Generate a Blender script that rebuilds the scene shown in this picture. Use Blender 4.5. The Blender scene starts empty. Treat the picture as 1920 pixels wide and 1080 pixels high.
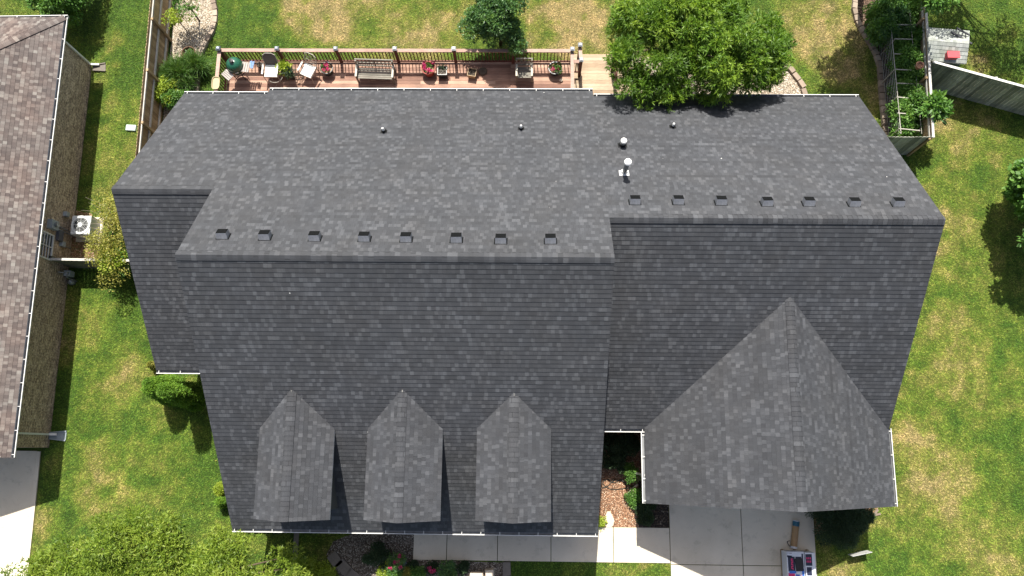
import bpy, math, random
import numpy as np
from mathutils import Vector, Matrix
rad = math.radians
scene = bpy.context.scene
# ------------------------------------------------------------------ camera
CAM_H = 30.0
FPX = 1493.0
a_, b_, c_ = .204, .017, .011
RM = (Matrix.Rotation(c_, 3, 'Z') @ Matrix.Rotation(b_, 3, 'Y') @ Matrix.Rotation(a_, 3, 'X'))
cam_d = bpy.data.cameras.new('camera'); cam = bpy.data.objects.new('camera', cam_d)
scene.collection.objects.link(cam)
cam.matrix_world = Matrix.Translation((0, 0, CAM_H)) @ RM.to_4x4()
cam_d.sensor_width = 36.0; cam_d.lens = FPX / 1920 * 36.0
cam_d.clip_start = .1; cam_d.clip_end = 2000
scene.camera = cam
# ------------------------------------------------------------------ light
SUN_EL = rad(60.2); SUN_AZ = math.atan2(-.105, 1.0)      # direction towards the sun, from +Y
world = bpy.data.worlds.new('World'); scene.world = world; world.use_nodes = True
nt = world.node_tree
sky = nt.nodes.new('ShaderNodeTexSky'); sky.sky_type = 'NISHITA'; sky.sun_disc = False
sky.sun_elevation = SUN_EL; sky.sun_rotation = SUN_AZ
sky.dust_density = 3.5
hs = nt.nodes.new('ShaderNodeHueSaturation'); hs.inputs['Saturation'].default_value = .9      # thin summer haze whitens the sky
nt.links.new(sky.outputs[0], hs.inputs['Color']); nt.links.new(hs.outputs[0], nt.nodes['Background'].inputs[0])
nt.nodes['Background'].inputs[1].default_value = .09
sl = bpy.data.lights.new('sun', 'SUN'); sl.energy = 4.9; sl.angle = rad(.5); sl.color = (1, .96, .88)
so = bpy.data.objects.new('sun', sl); scene.collection.objects.link(so)
sd = Vector((math.sin(SUN_AZ)*math.cos(SUN_EL), math.cos(SUN_AZ)*math.cos(SUN_EL), math.sin(SUN_EL)))
so.rotation_euler = sd.to_track_quat('Z', 'Y').to_euler(); so.location = sd * 50
scene.view_settings.view_transform = 'Standard'; scene.view_settings.look = 'None'
scene.view_settings.exposure = 1.05; scene.view_settings.gamma = 1
# ------------------------------------------------------------------ measuring helpers
def ray(u, v):
    return RM @ Vector(((u-960)/FPX, -(v-540)/FPX, -1.0))
def P(u, v, z=0.0):
    d = ray(u, v); t = (z-CAM_H)/d.z
    return Vector((0, 0, CAM_H)) + d*t
def PP(u, v, z0, y0, s):
    d = ray(u, v); t = (z0-s*y0-CAM_H)/(d.z-s*d.y)
    return Vector((0, 0, CAM_H)) + d*t
# ------------------------------------------------------------------ node materials
MATS = {}
def newmat(name):
    m = bpy.data.materials.new(name); m.use_nodes = True
    n = m.node_tree; b = n.nodes['Principled BSDF']
    b.inputs['Specular IOR Level'].default_value = .3
    return m, n, b
def N(n, t, **k):
    x = n.nodes.new(t)
    for a, v in k.items(): setattr(x, a, v)
    return x
def math_(n, op, a, b=None, c=None):
    x = N(n, 'ShaderNodeMath', operation=op)
    for i, q in enumerate((a, b, c)):
        if q is None: continue
        if isinstance(q, (int, float)): x.inputs[i].default_value = q
        else: n.links.new(q, x.inputs[i])
    return x.outputs[0]
def ramp(n, fac, stops, interp='LINEAR'):
    r = N(n, 'ShaderNodeValToRGB'); cr = r.color_ramp; cr.interpolation = interp
    while len(cr.elements) < len(stops): cr.elements.new(.5)
    for e, (p, c) in zip(cr.elements, stops):
        e.position = p; e.color = (*c, 1)
    n.links.new(fac, r.inputs[0]); return r.outputs[0]
def mix(n, fac, a, b, mode='MIX'):
    x = N(n, 'ShaderNodeMix', data_type='RGBA', blend_type=mode)
    for s, q in ((0, fac), (6, a), (7, b)):
        if isinstance(q, (int, float)): x.inputs[s].default_value = q
        elif isinstance(q, tuple): x.inputs[s].default_value = (*q, 1)
        else: n.links.new(q, x.inputs[s])
    return x.outputs[2]
def noise(n, scale, detail=4, vec=None, rough=.6):
    x = N(n, 'ShaderNodeTexNoise'); x.inputs['Scale'].default_value = scale
    x.inputs['Detail'].default_value = detail; x.inputs['Roughness'].default_value = rough
    if vec is not None: n.links.new(vec, x.inputs['Vector'])
    return x.outputs[0]
def bump(n, b, h, dist=.01, strength=.5):
    x = N(n, 'ShaderNodeBump'); x.inputs['Distance'].default_value = dist; x.inputs['Strength'].default_value = strength
    n.links.new(h, x.inputs['Height']); n.links.new(x.outputs[0], b.inputs['Normal'])
def pos(n): return N(n, 'ShaderNodeNewGeometry').outputs['Position']
def scl(c, k): return tuple(min(1, x*k) for x in c)
def plain(name, col, rough=.6, var=.25, scale=6, metallic=0, spec=None, bmp=0):
    """speckled colour from object noise plus per-face rnd attribute"""
    if name in MATS: return MATS[name]
    m, n, b = newmat(name)
    tc = N(n, 'ShaderNodeTexCoord').outputs['Object']
    f1 = noise(n, scale, 5, tc); f2 = noise(n, scale*9, 3, tc)
    f = math_(n, 'ADD', math_(n, 'MULTIPLY', f1, .65), math_(n, 'MULTIPLY', f2, .35))
    c = ramp(n, f, [(.3, scl(col, 1-var)), (.5, col), (.7, scl(col, 1+var))])
    n.links.new(c, b.inputs['Base Color'])
    b.inputs['Roughness'].default_value = rough; b.inputs['Metallic'].default_value = metallic
    if spec is not None: b.inputs['Specular IOR Level'].default_value = spec
    if bmp: bump(n, b, f2, bmp)
    MATS[name] = m; return m
def shingle(name, stops, tint, off=0.0, expo=.143):
    m, n, b = newmat(name)
    uv = N(n, 'ShaderNodeUVMap').outputs[0]
    s = N(n, 'ShaderNodeSeparateXYZ'); n.links.new(uv, s.inputs[0])
    u, v = s.outputs[0], s.outputs[1]
    row = math_(n, 'FLOOR', math_(n, 'DIVIDE', math_(n, 'ADD', v, .002), expo))
    w0 = N(n, 'ShaderNodeTexWhiteNoise', noise_dimensions='1D'); n.links.new(math_(n, 'ADD', row, off), w0.inputs['W'])
    def cell(width, k):
        q = math_(n, 'ADD', math_(n, 'DIVIDE', u, width), math_(n, 'MULTIPLY', w0.outputs[0], k))
        cx = math_(n, 'FLOOR', q)
        cb = N(n, 'ShaderNodeCombineXYZ'); n.links.new(cx, cb.inputs[0]); n.links.new(row, cb.inputs[1]); cb.inputs[2].default_value = off+width
        w = N(n, 'ShaderNodeTexWhiteNoise', noise_dimensions='3D'); n.links.new(cb.outputs[0], w.inputs['Vector'])
        return w.outputs[0], math_(n, 'FRACT', q)
    a1, fr1 = cell(.12, 17.3); a2, fr2 = cell(.093, 31.7); a3, fr3 = cell(.27, 7.1)
    t = math_(n, 'ADD', math_(n, 'MULTIPLY', a1, .68), math_(n, 'ADD', math_(n, 'MULTIPLY', a2, .12), math_(n, 'MULTIPLY', a3, .2)))
    col = ramp(n, t, stops)
    # blend granules, weathering and a lengthwise tint
    g = noise(n, 260, 2, pos(n)); col = mix(n, 1.0, col, ramp(n, g, [(.3, (.62,)*3), (.7, (1.38,)*3)]), 'MULTIPLY')
    w = noise(n, .55, 4, pos(n)); col = mix(n, 1.0, col, ramp(n, w, [(.3, (.92,)*3), (.7, (1.08,)*3)]), 'MULTIPLY')
    w2 = noise(n, 3.5, 4, pos(n)); col = mix(n, 1.0, col, ramp(n, w2, [(.3, (.94,)*3), (.7, (1.06,)*3)]), 'MULTIPLY')
    wr = N(n, 'ShaderNodeTexWhiteNoise', noise_dimensions='1D'); n.links.new(math_(n, 'ADD', row, off+311.5), wr.inputs['W'])
    col = mix(n, 1.0, col, ramp(n, wr.outputs[0], [(0, (.9,)*3), (1, (1.1,)*3)]), 'MULTIPLY')
    col = mix(n, ramp(n, noise(n, .9, 3, pos(n)), [(.42, (0, 0, 0)), (.66, (.6, .6, .6))]), col, mix(n, 1.0, col, tint, 'MULTIPLY'))
    # thin shadow lines beside the raised tabs, painted into the colour
    e = math_(n, 'LESS_THAN', fr1, .06); e2 = math_(n, 'MULTIPLY', e, math_(n, 'GREATER_THAN', a1, .45))
    col = mix(n, math_(n, 'MULTIPLY', e2, .5), col, (.012, .012, .013))
    vs = N(n, 'ShaderNodeTexVoronoi'); vs.inputs['Scale'].default_value = .75; n.links.new(pos(n), vs.inputs['Vector'])
    col = mix(n, math_(n, 'LESS_THAN', vs.outputs['Distance'], .017), col, (.5, .5, .48))      # droppings and flecks
    n.links.new(col, b.inputs['Base Color']); b.inputs['Roughness'].default_value = .82
    b.inputs['Specular IOR Level'].default_value = .35
    h = math_(n, 'ADD', math_(n, 'MULTIPLY', math_(n, 'GREATER_THAN', a1, .55), .6), math_(n, 'MULTIPLY', g, .4))
    bump(n, b, h, .006, .6)
    return m
CH = [(.1, (.0305, .0318, .036)), (.3, (.034, .0357, .0402)), (.55, (.0388, .0406, .0456)), (.68, (.0445, .0465, .052)), (.78, (.056, .0585, .0645)), (.92, (.065, .0678, .0745))]
M_SH = shingle('charcoal_shingle', CH, (1.04, 1.0, .95))
TN = [(.1, (.056, .045, .042)), (.35, (.078, .063, .057)), (.55, (.1, .083, .075)), (.7, (.122, .105, .095)), (.88, (.16, .147, .132))]
M_SHN = shingle('brown_shingle', TN, (1.1, .92, .85), 41.0)
GR = [(.15, (.2, .21, .19)), (.5, (.27, .28, .26)), (.85, (.34, .35, .33))]
M_SHG = shingle('pale_grey_shingle', GR, (1.0, 1.05, .95), 77.0)
M_WHITE = plain('white_aluminium', (.6, .59, .56), .45, .06)
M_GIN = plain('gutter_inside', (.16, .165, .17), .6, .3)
def brick_mat(name, c1, c2, mortar):
    m, n, b = newmat(name)
    uv = N(n, 'ShaderNodeUVMap').outputs[0]
    t = N(n, 'ShaderNodeTexBrick'); n.links.new(uv, t.inputs['Vector'])
    t.inputs['Scale'].default_value = 1; t.inputs['Brick Width'].default_value = .21; t.inputs['Row Height'].default_value = .075
    t.inputs['Mortar Size'].default_value = .009; t.inputs['Bias'].default_value = -.1
    t.inputs['Color1'].default_value = (*c1, 1); t.inputs['Color2'].default_value = (*c2, 1); t.inputs['Mortar'].default_value = (*mortar, 1)
    g = noise(n, 14, 5, pos(n)); c = mix(n, 1, t.outputs[0], ramp(n, g, [(.3, (.35,)*3), (.7, (1.7,)*3)]), 'MULTIPLY')
    n.links.new(c, b.inputs['Base Color']); b.inputs['Roughness'].default_value = .85
    bump(n, b, t.outputs[1], -.006, .6)
    return m
M_BRN = brick_mat('brown_brick', (.22, .15, .1), (.5, .38, .26), (.44, .37, .29))
M_BRR = brick_mat('red_brick', (.22, .1, .07), (.3, .15, .1), (.35, .32, .28))
def concrete_mat():
    m, n, b = newmat('concrete')
    p = pos(n)
    c = ramp(n, noise(n, .7, 6, p), [(.3, (.475, .42, .33)), (.7, (.57, .51, .41))])
    c = mix(n, 1, c, ramp(n, noise(n, 60, 3, p), [(.3, (.9,)*3), (.7, (1.08,)*3)]), 'MULTIPLY')
    c = mix(n, ramp(n, noise(n, 2.2, 6, p, .75), [(.54, (0, 0, 0)), (.78, (.6, .6, .6))]), c, (.2, .18, .15))
    c = mix(n, ramp(n, noise(n, 9, 5, p, .8), [(.66, (0, 0, 0)), (.74, (.7, .7, .7))]), c, (.22, .2, .17))
    n.links.new(c, b.inputs['Base Color']); b.inputs['Roughness'].default_value = .85
    bump(n, b, noise(n, 90, 3, p), .003); return m
M_CON = concrete_mat()
def gravel_mat(name, stops, sc=22):
    m, n, b = newmat(name)
    v = N(n, 'ShaderNodeTexVoronoi'); v.inputs['Scale'].default_value = sc; n.links.new(pos(n), v.inputs['Vector'])
    s = N(n, 'ShaderNodeSeparateColor'); n.links.new(v.outputs['Color'], s.inputs[0])
    c = ramp(n, s.outputs[0], stops)
    c = mix(n, ramp(n, v.outputs['Distance'], [(.25, (0, 0, 0)), (.65, (.85, .85, .85))]), c, scl(stops[0][1], .35))
    c = mix(n, 1, c, ramp(n, noise(n, 1.6, 4, pos(n)), [(.3, (.8,)*3), (.7, (1.15,)*3)]), 'MULTIPLY')
    n.links.new(c, b.inputs['Base Color']); b.inputs['Roughness'].default_value = .9
    bump(n, b, v.outputs['Distance'], -.03, .8); return m
M_GRV = gravel_mat('cream_gravel', [(0, (.3, .23, .16)), (.4, (.45, .38, .28)), (.8, (.56, .5, .4)), (1, (.66, .6, .52))])
M_GRD = gravel_mat('brown_gravel', [(0, (.09, .07, .05)), (.4, (.19, .15, .12)), (.8, (.33, .29, .24)), (1, (.5, .46, .4))], 26)
M_MUL = gravel_mat('bark_mulch', [(0, (.2, .1, .055)), (.4, (.36, .19, .105)), (.8, (.47, .29, .18)), (1, (.62, .5, .36))], 24)
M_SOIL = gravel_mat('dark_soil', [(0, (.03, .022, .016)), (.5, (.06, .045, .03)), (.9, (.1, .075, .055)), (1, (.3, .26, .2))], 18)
def attr_mat(name, stops, rough=.7, fine=40, transl=0, tcol=None, nscale=1.5, grain=False):
    m, n, b = newmat(name)
    a = N(n, 'ShaderNodeAttribute', attribute_name='rnd').outputs['Fac']
    c = ramp(n, a, stops)
    if grain:
        mp = N(n, 'ShaderNodeMapping'); mp.inputs['Scale'].default_value = grain; n.links.new(N(n, 'ShaderNodeTexCoord').outputs['Object'], mp.inputs[0])
        c = mix(n, 1, c, ramp(n, noise(n, 3, 6, mp.outputs[0], .7), [(.25, (.62,)*3), (.75, (1.35,)*3)]), 'MULTIPLY')
    c = mix(n, 1, c, ramp(n, noise(n, nscale, 4, pos(n)), [(.3, (.8,)*3), (.7, (1.2,)*3)]), 'MULTIPLY')
    n.links.new(c, b.inputs['Base Color']); b.inputs['Roughness'].default_value = rough
    if transl:
        tr = N(n, 'ShaderNodeBsdfTranslucent'); ms = N(n, 'ShaderNodeMixShader'); ms.inputs[0].default_value = transl
        n.links.new(mix(n, 1, c, tcol or (1.5, 1.5, .6), 'MULTIPLY'), tr.inputs[0])
        n.links.new(b.outputs[0], ms.inputs[1]); n.links.new(tr.outputs[0], ms.inputs[2])
        n.links.new(ms.outputs[0], n.nodes['Material Output'].inputs[0])
    return m
def leafm(name, dark, mid, light, tr=.3, rough=.5):
    return attr_mat(name, [(0, dark), (.5, mid), (1, light)], rough, transl=tr)
L_PEACH = leafm('peach_leaf', (.035, .08, .01), (.095, .185, .016), (.24, .34, .035), .32)
L_DEEP = leafm('deep_green_leaf', (.035, .085, .03), (.08, .165, .055), (.2, .33, .07), .3, .38)
L_OLIVE = leafm('olive_leaf', (.055, .11, .012), (.15, .22, .022), (.3, .36, .06), .35)
L_YEL = leafm('yellow_leaf', (.08, .1, .02), (.22, .22, .04), (.42, .37, .08))
L_ARB = leafm('arborvitae_leaf', (.04, .1, .01), (.1, .2, .015), (.19, .31, .03), .25, .65)
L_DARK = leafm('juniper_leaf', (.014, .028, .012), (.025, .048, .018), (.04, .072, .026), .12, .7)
L_MID = leafm('garden_leaf', (.035, .095, .018), (.085, .185, .032), (.18, .31, .06))
L_ORN = leafm('ornamental_grass', (.03, .08, .015), (.06, .13, .02), (.14, .2, .06))
L_LIME = leafm('lime_leaf', (.14, .2, .02), (.24, .32, .03), (.4, .45, .08))
M_BARK = plain('bark', (.09, .065, .045), .9, .35, 8, bmp=.01)
M_TWIG = plain('bare_twig', (.22, .18, .14), .9, .3, 8)
M_DECK = attr_mat('stained_deck_board', [(0, (.15, .074, .05)), (.5, (.25, .14, .096)), (1, (.37, .235, .165))], .7, grain=(1.2, 22, 22))
M_RAILM = attr_mat('deck_rail_wood', [(0, (.27, .17, .135)), (1, (.38, .26, .21))], .75, grain=(1.5, 18, 18))
M_POST = attr_mat('red_brown_post', [(0, (.085, .028, .02)), (1, (.12, .042, .03))], .7, grain=(12, 12, 2))
M_STEP = attr_mat('pale_step_board', [(0, (.25, .18, .115)), (.5, (.32, .24, .16)), (1, (.38, .3, .21))], .75, grain=(1.2, 22, 22))
M_FNC = attr_mat('tan_fence_wood', [(0, (.22, .15, .08)), (.5, (.3, .21, .115)), (1, (.38, .275, .16))], .8, grain=(9, 9, 1.2))
M_FNG = attr_mat('weathered_fence_wood', [(0, (.14, .145, .115)), (.5, (.24, .245, .195)), (1, (.36, .36, .3))], .85, grain=(9, 9, .9))
M_FNT = plain('sunbleached_rail', (.42, .4, .36), .8, .2)
M_EDGE = attr_mat('edging_stone_face', [(0, (.17, .13, .1)), (.5, (.24, .19, .145)), (1, (.32, .26, .2))], .9)
M_METAL = plain('vent_metal', (.3, .31, .335), .42, .35, 2.5, .5)
M_VTOP = plain('vent_dark_reflection', (.006, .0065, .007), .85, .2, spec=.05)  # near-black colour paints the top's dark reflection; flange and opening share it
M_BLACK = plain('black_plastic', (.012, .012, .013), .5, .2)
M_GALV = plain('galvanised_pipe', (.22, .23, .23), .45, .2, 8, .5)
M_PVC = plain('white_cap', (.8, .79, .76), .4, .04)
M_BOX = plain('grey_utility_paint', (.27, .3, .31), .5, .1)
M_ACM = plain('condenser_paint', (.5, .51, .5), .45, .08)
M_GLASS = plain('window_glass', (.03, .04, .05), .08, .2, 1, 0, .8)
M_GREEN = plain('green_ceramic', (.012, .075, .042), .25, .15, 30, 0, .6)
M_CUSH = plain('cream_cushion', (.74, .74, .66), .8, .05)
M_PEWTER = plain('pewter_frame', (.3, .28, .24), .5, .15)
M_MESHF = plain('woven_back', (.085, .075, .07), .7, .3, 30)
M_TEAK = attr_mat('grey_teak', [(0, (.13, .12, .1)), (1, (.215, .2, .165))], .8, grain=(1.5, 20, 20))
M_TERRA = plain('terracotta', (.27, .05, .035), .6, .2)
M_PINK = attr_mat('pink_petal', [(0, (.4, .01, .08)), (.5, (.55, .03, .15)), (1, (.6, .2, .25))], .6, transl=.2, tcol=(1, .5, .6))
M_RED = plain('faded_red_plastic', (.45, .06, .07), .5, .1)
M_NAVY = plain('navy_wrap', (.016, .02, .04), .35, .2, 4)
M_WRAPW = plain('white_wrap', (.5, .52, .56), .35, .08, 4)
M_WRAPP = plain('magenta_print', (.5, .025, .11), .4, .12, 4)
M_WRAPB = plain('blue_print', (.03, .12, .42), .4, .12, 4)
M_KRAFT = plain('kraft_wrap', (.3, .19, .095), .65, .12, 4)
M_TEAL = plain('teal_band', (.015, .09, .14), .4, .1)
M_STONE = plain('flagstone', (.15, .13, .11), .9, .25, 3, bmp=.01)
M_PALE = plain('pale_stone', (.5, .42, .33), .9, .12, 3)
M_SLATE = plain('blue_slate', (.16, .21, .25), .8, .2, 3)
M_HOSE = plain('dark_hose', (.02, .025, .02), .5, .2)
M_JOINT = plain('expansion_joint', (.05, .045, .04), .9, .2)
# ------------------------------------------------------------------ object helpers
def setp(o, label=None, cat=None, group=None, kind=None):
    if label: o['label'] = label
    if cat: o['category'] = cat
    if group: o['group'] = group
    if kind: o['kind'] = kind
    return o
def thing(name, label, cat, loc=(0, 0, 0), rz=0, group=None):
    o = bpy.data.objects.new(name, None); scene.collection.objects.link(o)
    o.location = loc; o.rotation_euler.z = rz; o.empty_display_size = .2
    return setp(o, label, cat, group)
def attach(o, parent, keep_world=True):
    o.parent = parent
    if keep_world and parent.type == 'EMPTY':
        o.matrix_parent_inverse = Matrix.Translation(-parent.location)
def place(root, loc, rz=0):
    """move a thing modelled at the origin"""
    root.location = loc; root.rotation_euler.z = rz; return root
def kids(o): return [c for c in bpy.data.objects if c.parent == o]
def copy_tree(o, parent=None):
    c = o.copy(); scene.collection.objects.link(c)
    if parent is not None: c.parent = parent; c.matrix_parent_inverse = o.matrix_parent_inverse.copy()
    for ch in kids(o): copy_tree(ch, c)
    return c
class MB:
    def __init__(s): s.v = []; s.f = []; s.uv = []; s.r = []; s.mi = []; s.cur = 0; s.m = 0
    def face(s, pts, uv=None, r=None):
        i = len(s.v); s.v += [tuple(p) for p in pts]; s.f.append(tuple(range(i, i+len(pts))))
        s.uv.append(uv); s.r.append(s.cur if r is None else r); s.mi.append(s.m); return s
    def rnd(s): s.cur = random.random(); return s
    def hexa(s, b, t):
        """b, t: four bottom and four top corners, ccw from above"""
        s.face(b[::-1]); s.face(t)
        for i in range(4):
            j = (i+1) % 4; s.face([b[i], b[j], t[j], t[i]])
        return s
    def box(s, x0, y0, z0, x1, y1, z1):
        q = [(x0, y0), (x1, y0), (x1, y1), (x0, y1)]
        return s.hexa([(x, y, z0) for x, y in q], [(x, y, z1) for x, y in q])
    def rbox(s, cx, cy, z0, w, d, h, rz=0, taper=1.0):
        c, n = math.cos(rz), math.sin(rz)
        f = lambda k, z: [(cx+(x*c-y*n)*k, cy+(x*n+y*c)*k, z) for x, y in ((-w/2, -d/2), (w/2, -d/2), (w/2, d/2), (-w/2, d/2))]
        return s.hexa(f(1, z0), f(taper, z0+h))
    def beam(s, p, q, w, h, up=(0, 0, 1)):
        p = Vector(p); q = Vector(q); d = (q-p).normalized(); u = Vector(up)
        if abs(d.dot(u)) > .98: u = Vector((0, 1, 0))
        x = d.cross(u).normalized()*w/2; y = x.cross(d).normalized()*h/2
        s1 = [p-x-y, p+x-y, p+x+y, p-x+y]; s2 = [a+(q-p) for a in s1]
        s.face(s1); s.face(s2[::-1])
        for i in range(4):
            j = (i+1) % 4; s.face([s1[j], s1[i], s2[i], s2[j]])
        return s
    def tube(s, pts, rr, n=8, cap=True):
        pts = [Vector(p) for p in pts]; rr = rr if isinstance(rr, (list, tuple)) else [rr]*len(pts)
        rings = []
        for i, p in enumerate(pts):
            d = (pts[min(i+1, len(pts)-1)]-pts[max(i-1, 0)]).normalized()
            u = Vector((0, 0, 1)) if abs(d.z) < .9 else Vector((1, 0, 0))
            x = d.cross(u).normalized(); y = x.cross(d)
            rings.append([p+(x*math.cos(2*math.pi*k/n)+y*math.sin(2*math.pi*k/n))*rr[i] for k in range(n)])
        for a, b in zip(rings, rings[1:]):
            for k in range(n):
                s.face([a[k], b[k], b[(k+1) % n], a[(k+1) % n]])
        if cap: s.face(rings[0]); s.face(rings[-1][::-1])
        return s
    def lathe(s, c, prof, n=20):
        c = Vector(c); rings = [[c+Vector((r*math.cos(2*math.pi*k/n), r*math.sin(2*math.pi*k/n), z)) for k in range(n)] for r, z in prof]
        for a, b in zip(rings, rings[1:]):
            for k in range(n): s.face([a[k], a[(k+1) % n], b[(k+1) % n], b[k]])
        return s
    def prism(s, poly, z0, z1):
        s.face([(x, y, z1) for x, y in poly]); s.face([(x, y, z0) for x, y in poly][::-1])
        k = len(poly)
        for i in range(k):
            (x0, y0), (x1, y1) = poly[i], poly[(i+1) % k]
            s.face([(x0, y0, z0), (x1, y1, z0), (x1, y1, z1), (x0, y0, z1)])
        return s
    def build(s, name, mats, parent=None, smooth=False, weld=False, bevel=0):
        me = bpy.data.meshes.new(name); me.from_pydata(s.v, [], s.f); me.update()
        for m in (mats if isinstance(mats, (list, tuple)) else [mats]): me.materials.append(m)
        me.polygons.foreach_set('material_index', s.mi)
        uvl = me.uv_layers.new(name='UVMap'); fl = []
        for f, u in zip(s.f, s.uv):
            if u is None:
                a, b_ = Vector(s.v[f[0]]), Vector(s.v[f[1]]); nrm = (b_-a).cross(Vector(s.v[f[2]])-a)
                for i in f:
                    x, y, z = s.v[i]
                    fl += ([x, y] if abs(nrm.z) > max(abs(nrm.x), abs(nrm.y)) else ([y, z] if abs(nrm.x) > abs(nrm.y) else [x, z]))
            else:
                for q in u: fl += [q[0], q[1]]
        uvl.data.foreach_set('uv', fl)
        at = me.attributes.new('rnd', 'FLOAT', 'FACE'); at.data.foreach_set('value', s.r)
        if weld or smooth:
            import bmesh
            bm = bmesh.new(); bm.from_mesh(me); bmesh.ops.remove_doubles(bm, verts=bm.verts, dist=1e-5)
            bmesh.ops.recalc_face_normals(bm, faces=bm.faces); bm.to_mesh(me); bm.free()
        if smooth: me.polygons.foreach_set('use_smooth', [True]*len(me.polygons))
        o = bpy.data.objects.new(name, me); scene.collection.objects.link(o)
        if bevel:
            md = o.modifiers.new('bevel', 'BEVEL'); md.width = bevel; md.segments = 2; md.limit_method = 'ANGLE'
        if parent is not None: attach(o, parent)
        return o
def npmesh(name, V, quads, mats, parent=None, rnd=None, pattr=None, tri=False):
    k = 3 if tri else 4
    me = bpy.data.meshes.new(name); nv, nf = len(V), len(quads)
    me.vertices.add(nv); me.vertices.foreach_set('co', V.astype(np.float32).ravel())
    me.loops.add(nf*k); me.loops.foreach_set('vertex_index', quads.astype(np.int32).ravel())
    me.polygons.add(nf); me.polygons.foreach_set('loop_start', np.arange(0, nf*k, k, dtype=np.int32))
    me.polygons.foreach_set('loop_total', np.full(nf, k, dtype=np.int32))
    me.update(calc_edges=True); me.materials.append(mats)
    if rnd is not None:
        at = me.attributes.new('rnd', 'FLOAT', 'FACE'); at.data.foreach_set('value', rnd.astype(np.float32))
    for nme, arr in (pattr or {}).items():
        at = me.attributes.new(nme, 'FLOAT', 'POINT'); at.data.foreach_set('value', arr.astype(np.float32))
    o = bpy.data.objects.new(name, me); scene.collection.objects.link(o)
    if parent is not None: attach(o, parent)
    return o
def norm(a): return a/np.maximum(np.linalg.norm(a, axis=1, keepdims=True), 1e-9)
def leaves(name, parent, mat, clumps, n, L, W, seed, spread=.8, up=.35, tips=1, flat=1.0, hollow=.45, tone=.35):
    """leaf-sized quads in rosettes on the shells of many clumps (x, y, z, r)"""
    g = np.random.default_rng(seed); C = np.array(clumps, float); T = n//tips
    idx = np.repeat(np.arange(len(C)), T)
    d = norm(g.normal(size=(len(idx), 3)) + np.array([0, 0, .45])); rr = (hollow+(1-hollow)*g.random(len(idx))**.6)[:, None]
    tp = C[idx, :3] + d*rr*C[idx, 3:4]*np.array([1, 1, flat])
    td = norm(d + g.normal(size=d.shape)*.35 + np.array([0, 0, up]))
    tone_c = g.random(len(C))[idx]*tone + g.random(len(idx))*(1-tone)*.6
    tp = np.repeat(tp, tips, 0); td = np.repeat(td, tips, 0); tn = np.repeat(tone_c, tips)
    m = len(tp); dd = norm(td + g.normal(size=(m, 3))*spread)
    ll = L*(.6+.7*g.random(m))[:, None]; ww = W*(.7+.5*g.random(m))[:, None]
    sd_ = norm(np.cross(dd, g.normal(size=(m, 3))*.6 + np.array([0, 0, 1])))
    sag = np.array([0, 0, -.12])*ll
    p0 = tp + dd*ll*.08; V = np.stack([p0, p0+dd*ll*.45+sd_*ww/2, p0+dd*ll+sag, p0+dd*ll*.45-sd_*ww/2], 1).reshape(-1, 3)
    q = np.arange(m*4).reshape(-1, 4); r = np.clip(tn*1.0 + g.normal(size=m)*.12 + .12, 0, 1)
    return npmesh(name, V, q, mat, parent, r)
def ell_clumps(c, R, n, r, seed, inner=.4, low=-.35):
    g = random.Random(seed); out = []
    while len(out) < n:
        d = Vector((g.gauss(0, 1), g.gauss(0, 1), g.gauss(0, 1))).normalized()
        if d.z < low: continue
        k = inner+(1-inner)*g.random()**.55
        w = 1 + .16*math.sin(3*math.atan2(d.y, d.x)+seed) + .1*math.sin(5*math.atan2(d.y, d.x)+2*seed)
        out.append((c[0]+d.x*R[0]*k*w, c[1]+d.y*R[1]*k*w, c[2]+d.z*R[2]*k, r*(.65+.7*g.random())))
    return out
def lobe_clumps(c, R, nl, lr, per, r, seed, inner=.55, low=-.25):
    g = random.Random(seed); out = []
    L = ell_clumps(c, R, nl, lr, seed, inner, low)
    for x, y, z, q in L:
        for _ in range(per):
            d = Vector((g.gauss(0, 1), g.gauss(0, 1), g.gauss(0, .8)+.5)).normalized(); k = q*(.35+.65*g.random())
            out.append((x+d.x*k, y+d.y*k, z+d.z*k*.75, r*(.7+.6*g.random())))
    return out
def trunk(parent, base, top, r, clumps, mat=M_BARK, every=4, seed=0):
    g = random.Random(seed); b = Vector(base); t = Vector(top); mb = MB()
    mid = b.lerp(t, .5)+Vector((g.uniform(-.1, .1), g.uniform(-.1, .1), 0))
    mb.tube([b, mid, t], [r*1.25, r*.9, r*.6], 9)
    for c in clumps[::every]:
        s = b.lerp(t, g.uniform(.5, 1)); e = Vector(c[:3]); m = s.lerp(e, .5)+Vector((0, 0, .1*(e-s).length))
        mb.tube([s, m, e], [r*.42, r*.26, r*.08], 5)
    return mb.build('trunk', mat, parent, smooth=True)
def tree(name, label, c, R, nc, cr, n, L, W, mat, seed, group=None, cat='tree', tips=1, base=None, tr=.12, inner=.4, low=-.35, flat=1.0, every=4, z0=0, lobes=None, **kw):
    base = base or (c[0], c[1], z0)
    t = thing(name, label, cat, base, group=group)
    cl = lobe_clumps(c, R, lobes[0], lobes[1], nc//lobes[0], cr, seed, inner, low) if lobes else ell_clumps(c, R, nc, cr, seed, inner, low)
    trunk(t, base, (c[0], c[1], c[2]+R[2]*.1), tr, cl, seed=seed, every=every)
    leaves('crown' if cat == 'tree' else 'foliage', t, mat, cl, n, L, W, seed, tips=tips, flat=flat, **kw)
    return t
random.seed(7)
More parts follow.
